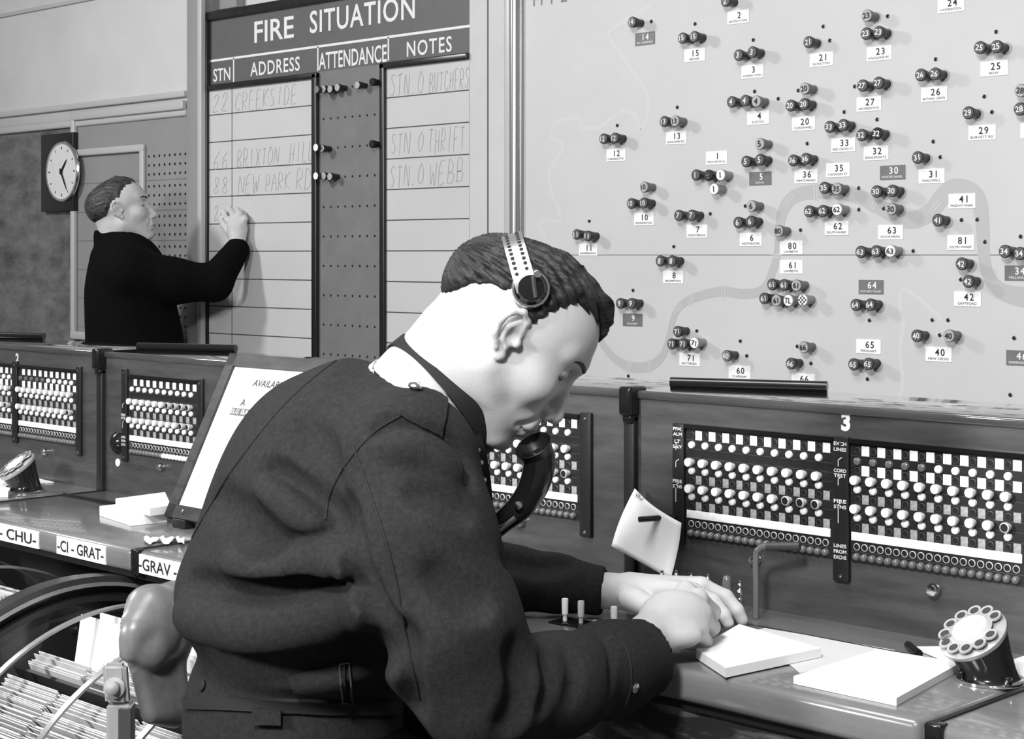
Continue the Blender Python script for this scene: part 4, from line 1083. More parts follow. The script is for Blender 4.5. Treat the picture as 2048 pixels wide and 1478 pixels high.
def head_sdf(h, neck, mouth_open=0.0):
    """head in its own frame: x to the face, y to its left, z up, origin between the ear canals"""
    s = SDF((-0.20, -0.115, -0.27), (0.15, 0.115, 0.16), h)
    s.ell((-0.020, 0, 0.020), (0.092, 0.074, 0.070), 0.01)
    s.ell((0.000, 0, 0.034), (0.080, 0.074, 0.070), 0.012)
    s.ell((0.036, 0, 0.028), (0.056, 0.062, 0.060), 0.02)
    s.ell((0.045, 0, -0.030), (0.048, 0.056, 0.070), 0.02)
    s.ell((0.048, 0, -0.072), (0.044, 0.045, 0.036), 0.015)
    s.ell((0.084, 0, -0.100), (0.016, 0.019, 0.015), 0.012)
    for y in (-1, 1):
        s.cap((0.008, y * .054, -0.048), (0.074, y * .020, -0.104), 0.014, 0.013, 0.016)
        s.ell((0.056, y * .045, -0.022), (0.026, 0.017, 0.018), 0.025)
        s.cap((0.085, y * .008, 0.029), (0.064, y * .046, 0.032), 0.0085, 0.0075, 0.016)
        s.ell((0.004, y * .046, -0.052), (0.030, 0.018, 0.034), 0.03)
    s.ell((0.078, 0, -0.060), (0.027, 0.032, 0.024), 0.014)
    for y in (-1, 1):
        s.ell((0.091, y * .031, 0.010), (0.017, 0.017, 0.012), 0.010, sub=True)
        s.ell((0.0705, y * .032, 0.0085), (0.0135, 0.0145, 0.0115), 0.003)
        s.cap((0.0835, y * .022, 0.0035), (0.0785, y * .045, 0.0035), 0.0015, 0.0015, 0.002, sub=True)
    s.cap((0.086, 0, 0.010), (0.1085, 0, -0.032), 0.0075, 0.0105, 0.010)
    s.ell((0.1075, 0, -0.036), (0.0115, 0.0115, 0.0095), 0.006)
    for y in (-1, 1):
        s.ell((0.0985, y * .0125, -0.0395), (0.0110, 0.0065, 0.0080), 0.005)
        s.ell((0.103, y * .0065, -0.0470), (0.0060, 0.0035, 0.0040), 0.003, sub=True)
        s.cap((0.098, y * .019, -0.046), (0.086, y * .031, -0.072), 0.002, 0.0025, 0.008, sub=True)
    s.ell((0.097, 0, -0.0655), (0.0085, 0.021, 0.0065), 0.006)
    s.ell((0.095, 0, -0.0775), (0.0085, 0.018, 0.0068), 0.006)
    for y in (-1, 1): s.cap((0.1065, 0, -0.0712), (0.089, y * .023, -0.0725), 0.0018, 0.0016, 0.004, sub=True)
    s.cap((0.1, -.012, -0.0875), (0.1, .012, -0.0875), 0.003, 0.003, 0.008, sub=True)
    # throat under the jaw
    s.cap((0.055, 0, -0.085), (0.015, 0, -0.115), 0.028, 0.040, 0.02)
    for (a, b, ra, rb) in neck: s.cap(a, b, ra, rb, 0.025)
    for y in (-1, 1):                       # ears
        e = lambda x, yy, z: (x, y * yy, z)
        c, sn = math.cos(math.radians(14)), math.sin(math.radians(14))
        def r(x, yy, z): return (x * c - z * sn + .006, y * yy, x * sn + z * c)
        s.ell(r(-0.010, .073, .002), (0.016, 0.007, 0.026), 0.004)
        s.chain([r(.002, .072, .006), r(.002, .078, .022), r(-.008, .084, .030), r(-.020, .087, .024), r(-.0265, .087, .008), r(-.024, .084, -.008), r(-.014, .079, -.022)], [.0035, .004, .0045, .0048, .0046, .0042, .004], 0.003)
        s.ell(r(-.006, .074, -.027), (.0075, .0045, .0085), 0.004)
        s.chain([r(-.006, .078, .018), r(-.014, .081, .006), r(-.012, .079, -.010), r(-.004, .077, -.017)], [.003, .0034, .0034, .003], 0.003)
        s.ell(r(-.003, .083, -.001), (.0085, .0085, .011), 0.003, sub=True)
        s.cap(r(-.020, .086, .014), r(-.010, .084, .024), .0022, .0022, 0.003, sub=True)
        s.ell(r(.005, .0735, -.006), (.005, .005, .006), 0.003)
    return s
def hair_sdf(h, line, shell, lumps, amp=0.0022, freq=46, taper=0.005):
    s = SDF((-0.15, -0.115, -0.12), (0.13, 0.115, 0.16), h)
    for (c, r) in shell: s.ell(c, r, 0.012)
    for (a, b, ra, rb) in lumps: s.cap(a, b, ra, rb, 0.012)
    X, Y, Z = s.ax[0][:, None, None], s.ax[1][None, :, None], s.ax[2][None, None, :]
    ang = np.arctan2(Z - 0.02, np.abs(Y) + 0.02 + 0 * X)
    wv = np.sin(freq * ang + 26 * X + 4 * np.sin(38 * X)) + 0.6 * np.sin(freq * 1.9 * ang - 45 * X + 3 * np.sin(60 * X + 20 * Y))
    s.D += (amp * wv * np.clip((Z + 0.02) / 0.06, 0.25, 1)).astype(np.float32)
    zz_ = np.interp(s.ax[0], [p[0] for p in line], [p[1] for p in line])[:, None, None]
    s.D += (taper * np.clip(1 - (Z - zz_ + 0 * Y) / 0.035, 0, 1)).astype(np.float32)
    zl = np.interp(s.ax[0], [p[0] for p in line], [p[1] for p in line])[:, None, None]
    cut = (zl - Z + 0.0012 * np.sin(300 * X) + 0 * Y) * 0.75
    k = 0.006; hh = np.clip(0.5 - 0.5 * (cut - s.D) / k, 0, 1)
    s.D = (cut * (1 - hh) + s.D * hh + k * hh * (1 - hh)).astype(np.float32)
    return s

# ---------------------------------------------------------------- seated operator
op_base = C2W(PC(560, 1500, 2.16)); op_base.z = 0.0
person = thing('person', 'seated man in dark wool uniform jacket, bent over and writing on a pad', 'person', op_base)
PITCH = math.radians(46); HS = 2.07
hf = np.array([math.cos(PITCH), 0.0, -math.sin(PITCH)]); hu = np.array([math.sin(PITCH), 0.0, math.cos(PITCH)]); hl = np.array([0.0, 1.0, 0.0])
ho = PC(1025, 662, HS)
H2C = frame_of(ho, hf, hl, hu)
def C2H(p): q = np.asarray(p) - ho; return np.array([q @ hf, q @ hl, q @ hu])
neck = [(C2H(PC(928, 690, HS + .005)), C2H(PC(850, 800, HS + .03)), 0.064, 0.070), (C2H(PC(850, 800, HS + .03)), C2H(PC(780, 870, HS + .04)), 0.070, 0.07)]
hs = head_sdf(0.0022, neck); HV, HF = hs.mesh()
body = Bag(); HW = c2w(H2C(HV)); body.add(HW, HF)
line = [(-.15, -.078), (-.10, -.060), (-.088, -.030), (-.074, .008), (-.052, .026), (-.022, .036), (-.006, .022), (.008, .020), (.014, .050), (.028, .076), (.052, .078), (.09, .060), (.13, .05)]
shell = [((-0.020, 0, 0.021), (0.0985, 0.0815, 0.0775)), ((0.000, 0, 0.036), (0.086, 0.080, 0.0765)), ((-.060, 0, -.040), (.034, .052, .040))]
lumps = [((-.01, .0, .100), (.040, -.005, .092), .014, .014), ((.034, -.03, .088), (.052, -.02, .082), .012, .010), ((.030, .0, .097), (.052, .0, .099), .015, .0135), ((.052, 0, .097), (.070, 0, .080), .013, .012), ((.070, 0, .080), (.080, .0, .062), .011, .007), ((.046, .02, .09), (.072, .02, .068), .012, .007)]
hh_ = hair_sdf(0.0022, line, shell, lumps, 0.0022, 40)
V, F = hh_.mesh()
# ---- jacket
lat = np.array([0.42, -0.9075, 0.0]); fr_ = np.array([0.9075, 0.42, 0.0])
def torso_axes(lean):      # lean: spine direction in the image plane
    sp = np.array([lean, 0.05, 1.0]); sp /= np.linalg.norm(sp)
    l = lat - sp * (lat @ sp); l /= np.linalg.norm(l); f = np.cross(sp, l)
    return rotm(l, f, sp)
SH = PC(812, 935, 1.965); EL = PC(962, 1385, 1.90); WR = PC(1278, 1318, 2.12)
LSH = PC(700, 850, 2.26); LEL = PC(955, 1138, 2.465); LWR = PC(1192, 1180, 2.45)
def jacket(h, folds=()):
    s = SDF((-0.50, 1.72, -0.68), (0.24, 2.52, -0.09), h)
    T = torso_axes(0.30)
    s.ell(PC(585, 1440, 2.17), (0.165, 0.137, 0.16), 0.02, torso_axes(0.05))
    s.ell(PC(610, 1212, 2.15), (0.195, 0.160, 0.105), 0.025, torso_axes(0.12))
    s.ell(PC(645, 1080, 2.13), (0.20, 0.150, 0.185), 0.05, torso_axes(0.28))
    s.ell(PC(708, 950, 2.12), (0.190, 0.140, 0.128), 0.05, torso_axes(0.5))
    s.cap(PC(806, 918, 1.99), PC(700, 850, 2.25), 0.076, 0.072, 0.04)
    s.cap(PC(732, 872, 2.11), PC(785, 858, 2.10), 0.096, 0.074, 0.03)
    s.cap(PC(842, 985, 2.12), PC(845, 1120, 2.12), 0.070, 0.11, 0.04)
    # right sleeve
    m1 = PC(838, 1085, 1.93); m2 = PC(895, 1260, 1.90)
    s.chain([SH, m1, m2, EL], [0.083, 0.084, 0.080, 0.066], 0.035)
    s.chain([EL, PC(1110, 1372, 1.98), PC(1215, 1338, 2.075), WR], [0.064, 0.056, 0.052, 0.0495], 0.03)
    # left sleeve
    s.chain([LSH, PC(835, 1010, 2.37), LEL], [0.072, 0.058, 0.045], 0.03)
    s.chain([LEL, PC(1030, 1157, 2.468), PC(1110, 1166, 2.46), LWR], [0.044, 0.0435, 0.039, 0.036], 0.02)
    for (pts, r, k, sub) in folds: s.chain(pts, [r] * len(pts), k, sub)
    # cuffs are cut square: hollow ends
    d = (WR - PC(1215, 1338, 2.075)); d /= np.linalg.norm(d)
    s.cap(WR + d * 0.050, WR + d * 0.16, 0.060, 0.060, 0.004, sub=True); s.cap(WR + d * 0.012, WR + d * 0.06, 0.040, 0.040, 0.004, sub=True)
    d2 = (LWR - PC(1110, 1171, 2.46)); d2 /= np.linalg.norm(d2)
    s.cap(LWR + d2 * 0.046, LWR + d2 * 0.12, 0.045, 0.045, 0.004, sub=True); s.cap(LWR + d2 * 0.008, LWR + d2 * .05, 0.027, 0.027, 0.004, sub=True)
    # neck opening
    na = PC(880, 775, HS + .02); nb_ = PC(800, 850, HS + .035)
    s.cap(na, nb_, 0.076, 0.062, 0.008, sub=True)
    return s
j0 = jacket(0.010); JV, JF = j0.mesh(); surf0 = make_surf(c2w(JV), JF)
def W2C(p): q = Vector(p) - CAM; return np.array([q.dot(RV), q.dot(FV), q.dot(UV)])
def fold(px, off, r, k, sub=True):
    pts = []
    for q in smooth_path([Vector((u, v, 0)) for u, v in px], 3):
        a, n = surf0(q.x, q.y, off)
        if a is not None: pts.append(W2C(a))
    return (pts, r, k, sub)
FOLDS = [fold([(540, 945), (590, 975), (650, 1020), (688, 1065)], .000, .013, .020), fold([(528, 985), (580, 1020), (640, 1070)], -.004, .012, .02, False),
         fold([(480, 1076), (540, 1100), (600, 1112), (690, 1096)], .003, .015, .022), fold([(470, 1135), (560, 1150), (640, 1130), (720, 1145)], -.006, .016, .03, False),
         fold([(380, 1172), (470, 1195), (560, 1192), (640, 1178), (730, 1190)], .002, .013, .024), fold([(370, 1235), (450, 1256), (540, 1262), (650, 1238), (740, 1215)], -.006, .018, .03, False),
         fold([(345, 1285), (430, 1318), (520, 1338), (640, 1330), (760, 1300), (800, 1290)], .004, .020, .022),
         fold([(765, 850), (830, 860), (895, 893), (930, 950)], .001, .012, .016), fold([(790, 890), (850, 900), (905, 940)], -.004, .012, .02, False),
         fold([(830, 985), (880, 1002), (930, 1030)], .004, .008, .018), fold([(690, 1010), (715, 1120), (760, 1230), (805, 1330), (830, 1420)], .000, .013, .016),
         fold([(1030, 1300), (1045, 1350), (1040, 1410), (1020, 1450)], .002, .012, .018), fold([(1090, 1320), (1100, 1370), (1085, 1420)], .005, .007, .015), fold([(1135, 1300), (1150, 1350), (1140, 1400)], .005, .006, .014),
         fold([(1195, 1262), (1222, 1310), (1222, 1380)], .004, .005, .010), fold([(430, 1000), (500, 1040), (540, 1085)], .006, .010, .03), fold([(1010, 1118), (1070, 1135), (1130, 1128)], .004, .008, .018),
         fold([(600, 860), (640, 900), (660, 960)], .008, .010, .03), fold([(870, 1150), (920, 1190), (960, 1210)], .006, .009, .025)]
j1 = jacket(0.0045, FOLDS); JV, JF = j1.mesh(); JW = c2w(JV); surf = make_surf(JW, JF)
jk = Bag().add(JW, JF).build('jacket', 'wool_jacket', person, op_base, 2)
hair = Bag().add(c2w(H2C(V)), F).build('hair', 'hair', person, op_base, 1)
# ---- shirt collar
ss = SDF((-0.30, 1.90, -0.28), (0.02, 2.30, -0.05), 0.003)
ss.cap(PC(858, 796, HS + .026), PC(790, 862, HS + .036), 0.0785, 0.084, 0.004)
ss.cap(PC(915, 740, HS + .02), PC(862, 791, HS + .024), 0.080, 0.080, 0.003, sub=True)
ss.cap(PC(930, 730, HS + .02), PC(800, 850, HS + .035), 0.0715, 0.0735, 0.003, sub=True)
V, F = ss.mesh(); shw = c2w(V); Bag().add(shw, F).build('shirt_collar', 'shirt', person, op_base)
# ---- hidden body under the clothes, then hands, in the same mesh
bs = SDF((-0.45, 1.75, -0.80), (0.22, 2.5, -0.12), 0.008)
bs.chain([PC(800, 850, 2.1), PC(700, 980, 2.12), PC(620, 1250, 2.15), PC(590, 1480, 2.17)], [.06, .10, .10, .11], 0.04)
bs.chain([SH, PC(838, 1085, 1.93), PC(895, 1260, 1.90), EL, PC(1110, 1372, 1.98), WR], [.05, .045, .045, .036, .032, .028], 0.01); bs.chain([LSH, PC(835, 1010, 2.37), LEL, PC(1030, 1160, 2.468), PC(1110, 1171, 2.46), LWR], [.045, .036, .026, .026, .025, .024], 0.01)
V, F = bs.mesh(); body.add(c2w(V), F)
# right hand: closed round a pencil, back of the hand to the left
rh = SDF((0.08, 2.02, -0.56), (0.32, 2.36, -0.36), 0.0018)
def RP(u, v, s): return PC(u, v - 9, s)
w0 = RP(1262, 1322, 2.09); w1 = RP(1300, 1282, 2.15)
rh.chain([w0, w1], [0.029, 0.031], 0.01)
kn = [RP(1372, 1190, 2.225), RP(1396, 1206, 2.205), RP(1404, 1236, 2.185), RP(1396, 1268, 2.170)]
pp = [RP(1400, 1205, 2.262), RP(1424, 1232, 2.246), RP(1424, 1263, 2.225), RP(1410, 1290, 2.200)]
dp = [RP(1402, 1236, 2.285), RP(1412, 1268, 2.262), RP(1402, 1282, 2.230), RP(1386, 1296, 2.200)]
tp = [RP(1398, 1254, 2.275), RP(1392, 1270, 2.240), RP(1380, 1284, 2.210), RP(1364, 1294, 2.185)]
for i, (a, b, c, d) in enumerate(zip(kn, pp, dp, tp)):
    r0 = (.0118, .0122, .0116, .0104)[i]
    rh.chain([w1 + (kn[i] - w1) * .15, a], [.020, r0 + .001], 0.012)
    rh.chain([a, b, c, d], [r0, r0 - .0010, r0 - .0018, r0 - .0028], 0.0035)
rh.ell((w1 + kn[1]) / 2 + np.array([0.0, 0.0, 0.0]), (0.045, 0.027, 0.035), 0.012)
rh.chain([RP(1315, 1240, 2.215), RP(1345, 1222, 2.265), RP(1378, 1240, 2.292), RP(1395, 1258, 2.296)], [.018, .0145, .0115, .0095], 0.008)   # thumb on the far side
rh.ell(RP(1345, 1280, 2.15), (0.038, 0.022, 0.017), 0.010)
V, F = rh.mesh(); body.add(c2w(V), F)
# left hand: flat on the pad
lh = SDF((0.10, 2.22, -0.57), (0.36, 2.52, -0.42), 0.0018)
lw = PC(1196, 1180, 2.45); lw2 = PC(1250, 1184, 2.425)
lh.chain([lw, lw2], [0.0265, 0.0255], 0.01)
lk = [PC(1384, 1182, 2.345), PC(1404, 1172, 2.372), PC(1400, 1170, 2.396), PC(1388, 1172, 2.418)]
lp = [PC(1428, 1203, 2.332), PC(1452, 1194, 2.365), PC(1440, 1188, 2.392), PC(1420, 1190, 2.415)]
ld = [PC(1448, 1230, 2.320), PC(1474, 1220, 2.356), PC(1458, 1212, 2.386), PC(1434, 1210, 2.412)]
lt = [PC(1456, 1245, 2.319), PC(1484, 1239, 2.356), PC(1466, 1230, 2.388), PC(1440, 1228, 2.413)]
for i, (a, b, c, d) in enumerate(zip(lk, lp, ld, lt)):
    r0 = (.0112, .0114, .0108, .0096)[i]
    lh.chain([lw2 + (lk[i] - lw2) * .1, a], [.019, r0 + .0015], 0.014)
    lh.chain([a, b, c, d], [r0, r0 - .0012, r0 - .002, r0 - .003], 0.0035)
lh.chain([PC(1262, 1196, 2.39), PC(1310, 1218, 2.33), PC(1348, 1238, 2.272), PC(1372, 1246, 2.276)], [.018, .0135, .011, .009], 0.008)
V, F = lh.mesh(); body.add(c2w(V), F)
bo = body.build('body', 'skin', person, op_base, 1)
surfb = make_surf(HW, HF)
# eyebrows, lashes and the fold of the lids lie on the face
def on_face(bvh, y, z):
    h = bvh.ray_cast((0.2, y, z), (-1, 0, 0)); return h[0]
def brows(HVl, HFl, tr, par, base):
    bvh = BVHTree.FromPolygons([tuple(v) for v in HVl], [tuple(f) for f in HFl.tolist()])
    g = G()
    for y in (-1, 1):
        pts = [on_face(bvh, y * a, b) for a, b in ((.010, .0270), (.020, .0300), (.032, .0325), (.043, .0320), (.050, .0290))]
        pts = [c2w(tr([p.x - .0005, p.y, p.z])) for p in pts if p]
        if len(pts) > 2: g.tube(smooth_path(pts, 4), list(np.interp(np.linspace(0, 1, 4 * (len(pts) - 1) + 1), [0, .15, .6, 1], [.0015, .0030, .0030, .0010])), 'hair', 8)
    g.build('eyebrows', par, base)
    g = G()
    for y in (-1, 1):
        pts = [on_face(bvh, y * a, b) for a, b in ((.020, .0030), (.027, .0012), (.036, .0012), (.046, .0040))]
        pts = [c2w(tr([p.x - .0002, p.y, p.z])) for p in pts if p]
        if len(pts) > 2: g.tube(smooth_path(pts, 4), 0.0015, 'hair', 8)
    g.build('eyelashes', par, base)
brows(HV, HF, H2C, person, op_base)
# ---- jacket details
for px in ([(800, 832), (752, 862), (700, 918), (662, 985), (650, 1040)], [(672, 722), (612, 768), (545, 835), (455, 955), (385, 1075)], [(705, 890), (745, 1000), (785, 1130), (815, 1280), (840, 1400)], [(1228, 1262), (1256, 1310), (1262, 1370), (1250, 1412)]):
    pts = surf_path(surf, px, 0.0004)
    if len(pts) > 2: g = G(); g.tube(pts, 0.0014, 'strap_dark', 6); g.build('seam', jk, op_base)
vs, fs = surf_patch(surf, [(826, 768), (893, 800), (884, 872), (800, 828)], 0.001, 0.004)
g = G(); g.add(vs, fs, 'wool_jacket', True); g.build('shoulder_strap', jk, op_base)
a, n = surf(829, 786, 0.006)
if a is not None:
    g = G(); g.lathe([(0.0065, 0), (0.0085, 0.002), (0.0085, 0.004), (0.006, 0.006), (0, 0.007)], 'chrome', a, n, 18); g.build('button', jk, op_base)
a, n = surf(1268, 1375, 0.000)
if a is not None:
    g = G(); g.lathe([(0.0045, 0), (0.006, 0.0015), (0.006, 0.003), (0.004, 0.0045), (0, 0.005)], 'chrome', a, n, 16); g.build('cuff_button', jk, op_base)
a, n = surf(407, 1372, 0.000)
if a is not None:
    g = G(); g.lathe([(0.005, 0), (0.007, 0.0015), (0.007, 0.003), (0.0045, 0.004), (0, 0.004)], 'strap_dark', a, n, 16); g.build('waist_button', jk, op_base)
vs, fs = surf_patch(surf, [(578, 1352), (690, 1325), (690, 1392), (590, 1378)], 0.002, 0.004)
g = G(); g.add(vs, fs, 'wool_jacket', True); g.build('waist_tab', jk, op_base)
pts = surf_path(surf, [(680, 1328), (684, 1392)], 0.009, 4); pts2 = surf_path(surf, [(697, 1326), (702, 1394)], 0.009, 4)
if pts and pts2:
    g = G(); g.tube(pts + pts2[::-1] + [pts[0]], 0.0012, 'strip_grey', 8); g.build('waist_buckle', jk, op_base)
vs, fs = surf_patch(surf, [(352, 1392), (800, 1402), (790, 1432), (362, 1418)], 0.001, 0.004, 24)
g = G(); g.add(vs, fs, 'strap_dark', True); g.build('waistband_edge', jk, op_base)
vs, fs = surf_patch(surf, [(513, 1414), (566, 1416), (565, 1450), (512, 1450)], 0.006, 0.004)
g = G(); g.add(vs, fs, 'wool_jacket', True); g.build('belt_loop', jk, op_base)
# ---- trousers, shoes (below the frame)
ts = SDF((-0.55, 1.6, -1.32), (0.42, 2.75, -0.52), 0.010)
fz = lambda p, z: np.array([p[0], p[1], z])
hipR = PC(640, 1500, 2.07); hipL = PC(560, 1500, 2.27); kneeR = hipR + fr_ * 0.26 + lat * .03; kneeL = hipL + fr_ * 0.22 - lat * .03
hipR[2] = hipL[2] = -0.66; kneeR[2] = kneeL[2] = -0.70
ts.ell(PC(590, 1500, 2.17), (.165, .14, .10), 0.03, torso_axes(0.0))
for hp, kn_ in ((hipR, kneeR), (hipL, kneeL)):
    ts.cap(hp, kn_, 0.085, 0.065, 0.03); ts.cap(kn_, fz(kn_ - fr_ * .04, -1.24), 0.062, 0.05, 0.02)
V, F = ts.mesh(); Bag().add(c2w(V), F).build('trousers', 'wool_black', person, op_base)
for kn_ in (kneeR, kneeL):
    q = SDF(fz(kn_ - .2, -1.335), fz(kn_ + .3, -1.20), 0.006); a = fz(kn_ - fr_ * .17, -1.285)
    q.cap(a, a + fr_ * .2, 0.042, 0.036, 0.01); V, F = q.mesh(); V[:, 2] = np.maximum(V[:, 2], -1.329); Bag().add(c2w(V), F).build('shoe', 'black_satin', person, op_base)
# ---- headset with breast transmitter
hst = thing('headset', 'headset with perforated metal band, neck strap and black horn mouthpiece, worn by the seated man', 'headset', C2W(PC(1060, 578, HS - .085)))
ob = ORG[hst.name]
C = PC(1057, 592, HS); dv = np.array([-0.27, 0, 0.963]); wv_ = np.array([0.963, 0, 0.27])
vs = []; fs = []; N = 40
for i in range(N + 1):
    th = math.pi * (0.02 + 0.96 * i / N)
    cs, sn_ = math.cos(th), math.sin(th); cs = math.copysign(abs(cs) ** .8, cs); sn_ = sn_ ** .8
    c_ = C + np.array([0, -1, 0]) * cs * 0.0925 + dv * sn_ * 0.0775
    nrm = np.array([0, -1, 0]) * math.cos(th) + dv * math.sin(th); nrm /= np.linalg.norm(nrm)
    for (w_, t_) in ((-.0125, 0), (.0125, 0), (.0125, .0014), (-.0125, .0014)): vs.append(C2W(c_ + wv_ * w_ + nrm * t_))
for i in range(N):
    for k in range(4): fs.append((4 * i + k, 4 * i + (k + 1) % 4, 4 * i + 4 + (k + 1) % 4, 4 * i + 4 + k))
g = G(); g.add(vs, fs, 'band_metal', True)
for i in range(1, 13):
    for wq in (-.0065, .0065):
        th = math.pi * (0.02 + 0.96 * (i * 1.25 + (0.6 if wq > 0 else 0) + 2) / N)
        cs, sn_ = math.cos(th), math.sin(th); cs = math.copysign(abs(cs) ** .8, cs); sn_ = sn_ ** .8
        c_ = C + np.array([0, -1, 0]) * cs * 0.0925 + dv * sn_ * 0.0775
        nrm = np.array([0, -1, 0]) * math.cos(th) / .0915 + dv * math.sin(th) / .0745; nrm /= np.linalg.norm(nrm)
        g.lathe([(.0024, 0), (.0024, .0018), (0, .0019)], 'hole_black', C2W(c_ + wv_ * wq), RV * nrm[0] + FV * nrm[1] + UV * nrm[2], 10)
g.build('headband', hst, ob)
ec = C2W(PC(1061, 578, HS - 0.080)); en = (FV * -1 + RV * 0.05 + UV * 0.12).normalized()
g = G(); g.lathe([(0.0, -0.004), (0.0215, -0.004), (0.0225, 0.002), (0.0205, 0.006), (0.0165, 0.010), (0.0150, 0.0145), (0.0, 0.0155)], 'black_gloss', ec, en, 36); g.build('earpiece', hst, ob)
g = G(); g.lathe([(0.0214, 0.0015), (0.0232, 0.003), (0.0220, 0.0065), (0.0205, 0.0068)], 'chrome', ec, en, 36)
b1 = ec + en * 0.017; upv = (UV * .963 - RV * .27).normalized()
g.tube([b1 + upv * 0.014 + RV * .006, b1 + upv * 0.002 + RV * .004, b1 - upv * 0.012 + RV * .002], 0.0028, 'strip_grey', 8)
g.lathe([(0.0048, 0), (0.0048, 0.004), (0.0036, 0.0045), (0.0034, 0.003), (0, 0.003)], 'chrome', b1 + upv * 0.016 + RV * 0.011 - en * .002, en, 14)
g.build('pivot', hst, ob)
# neck strap: ring lying on the neck
rc = PC(872, 782, HS + .022); rn = np.array([-0.78, -0.33, -0.62]); rn /= np.linalg.norm(rn)
e1 = np.array([0, 1.0, 0]) - rn * rn[1]; e1 /= np.linalg.norm(e1); e2 = np.cross(rn, e1)
vs = []; fs = []; N = 64
for i in range(N):
    an = 2 * math.pi * i / N
    d_ = e1 * math.cos(an) + e2 * math.sin(an)
    c_ = rc + d_ * (0.0785 + 0.020 * max(0, d_ @ np.array([.62, -.2, -.76])) ** 1.5)
    for (w_, t_) in ((-.011, 0), (.011, 0), (.011, .002), (-.011, .002)): vs.append(C2W(c_ + rn * w_ + d_ * t_))
for i in range(N):
    for k in range(4): fs.append((4 * i + k, 4 * i + (k + 1) % 4, (4 * ((i + 1) % N)) + (k + 1) % 4, (4 * ((i + 1) % N)) + k))
g = G(); g.add(vs, fs, 'strap_dark', True); g.build('neck_strap', hst, ob)
g = G(); st = [C2W(PC(936, 858, HS - .045)), C2W(PC(952, 905, HS - .048)), C2W(PC(962, 960, HS - .02)), C2W(PC(968, 1030, HS))]
g.ribbon(smooth_path(st, 6), 0.026, (FV * -0.9 + RV * .4).normalized(), 'strap_dark'); g.keepn = True; o_ = g.build('breast_strap', hst, ob)
md = o_.modifiers.new('s', 'SOLIDIFY'); md.thickness = 0.003
for (u, v) in ((944, 888), (956, 900), (962, 925), (968, 960), (972, 990)): g = G(); g.lathe([(0.0032, 0), (0.0032, 0.002), (0, 0.0035)], 'chrome', C2W(PC(u, v, HS - .052)), -FV, 10); g.build('stud', hst, ob)
MS = 2.06
tube = [PC(1078, 905, MS), PC(1078, 935, MS), PC(1066, 975, MS), PC(1042, 1012, MS), PC(1008, 1042, MS), PC(972, 1072, MS)]
tw = smooth_path([C2W(p) for p in tube], 6)
g = G(); g.tube(tw, list(np.interp(np.linspace(0, 5, len(tw)), range(6), [.0195, .0195, .0185, .0165, .0135, .012])), 'black_gloss', 24); g.build('horn_tube', hst, ob)
bn = (RV * -0.42 + UV * 0.80 + FV * -0.42).normalized(); bc = C2W(PC(1076, 908, MS))
g = G(); g.lathe([(0.0190, -0.010), (0.0195, 0.000), (0.0215, 0.008), (0.0240, 0.014), (0.0232, 0.0150), (0.0200, 0.009), (0.012, 0.000), (0.0, -0.002)], 'black_satin', bc, bn, 36); g.build('mouthpiece', hst, ob)
g = G(); a = C2W(PC(985, 1068, MS - .022)); b = C2W(PC(1030, 1034, MS - .022))
g.tube([a, b], 0.0042, 'chrome', 10); g.lathe([(0.005, 0), (0.005, .005), (0, .006)], 'chrome', C2W(PC(1036, 1010, MS - .018)), -FV, 12); g.lathe([(0.006, 0), (0.006, .005), (0, .006)], 'chrome', C2W(PC(978, 1034, MS - .022)), -FV, 12); g.build('bracket', hst, ob)
q = SDF(PC(940, 1130, MS - .08), PC(1000, 1010, MS + .10) + np.array([0.02, 0.02, 0.02]), 0.004)
q.ell(PC(966, 1076, MS + .005), (0.020, 0.030, 0.028), 0.006); V, F = q.mesh(); Bag().add(c2w(V), F).build('transmitter', 'black_satin', hst, ob)
# ---- operator's chair
ch_c = C2W(np.array([hipR[0] * .5 + hipL[0] * .5, hipR[1] * .5 + hipL[1] * .5, 0])); ch_c.z = 0; ch_c -= (RV * float(fr_[0]) + FV * float(fr_[1])) * 0.09
chair = thing('operator_chair', 'leather padded swivel chair with grey metal back bracket behind the operator', 'chair', ch_c)
q = SDF((-0.52, 2.00, -0.68), (-0.30, 2.50, -0.36), 0.004)
q.chain([PC(272, 1256, 2.27), PC(300, 1222, 2.30), PC(352, 1204, 2.36)], [.026, .031, .030], 0.02)
q.chain([PC(264, 1284, 2.262), PC(312, 1262, 2.30), PC(352, 1250, 2.36)], [.020, .032, .032], 0.02)
q.chain([PC(262, 1306, 2.255), PC(298, 1300, 2.275), PC(340, 1290, 2.34)], [.013, .024, .03], 0.012)

for t_ in np.linspace(0, 1, 7): q.cap(PC(276 + 24 * t_, 1318 + 114 * t_, 2.275), PC(335 + 12 * t_, 1316 + 108 * t_, 2.33), .013 - .002 * t_, .022, 0.010)
V, F = q.mesh(); pad_ = Bag().add(c2w(V), F).build('back_pad', 'leather', chair, ch_c, 1)
bs_ = 2.225
g = G()
def cb(u0, u1, v0, v1, s0, th, m, bev=0.003, skew=0):
    bm = bmesh.new(); bmesh.ops.create_cube(bm, size=1)
    for v in bm.verts:
        f0 = v.co.x + .5; f2 = v.co.z + .5
        p = PC(u0 + (u1 - u0) * f0 + skew * (1 - f2), v1 + (v0 - v1) * f2, s0); p[1] += th * (v.co.y + .5)
        v.co = C2W(p)
    bmesh.ops.bevel(bm, geom=bm.edges[:], offset=bev, segments=3, affect='EDGES'); g.bm(bm, m, True)
cb(203, 250, 1330, 1412, bs_, 0.020, 'cast_iron', 0.005, 6); g.build('back_bracket', chair, ch_c)
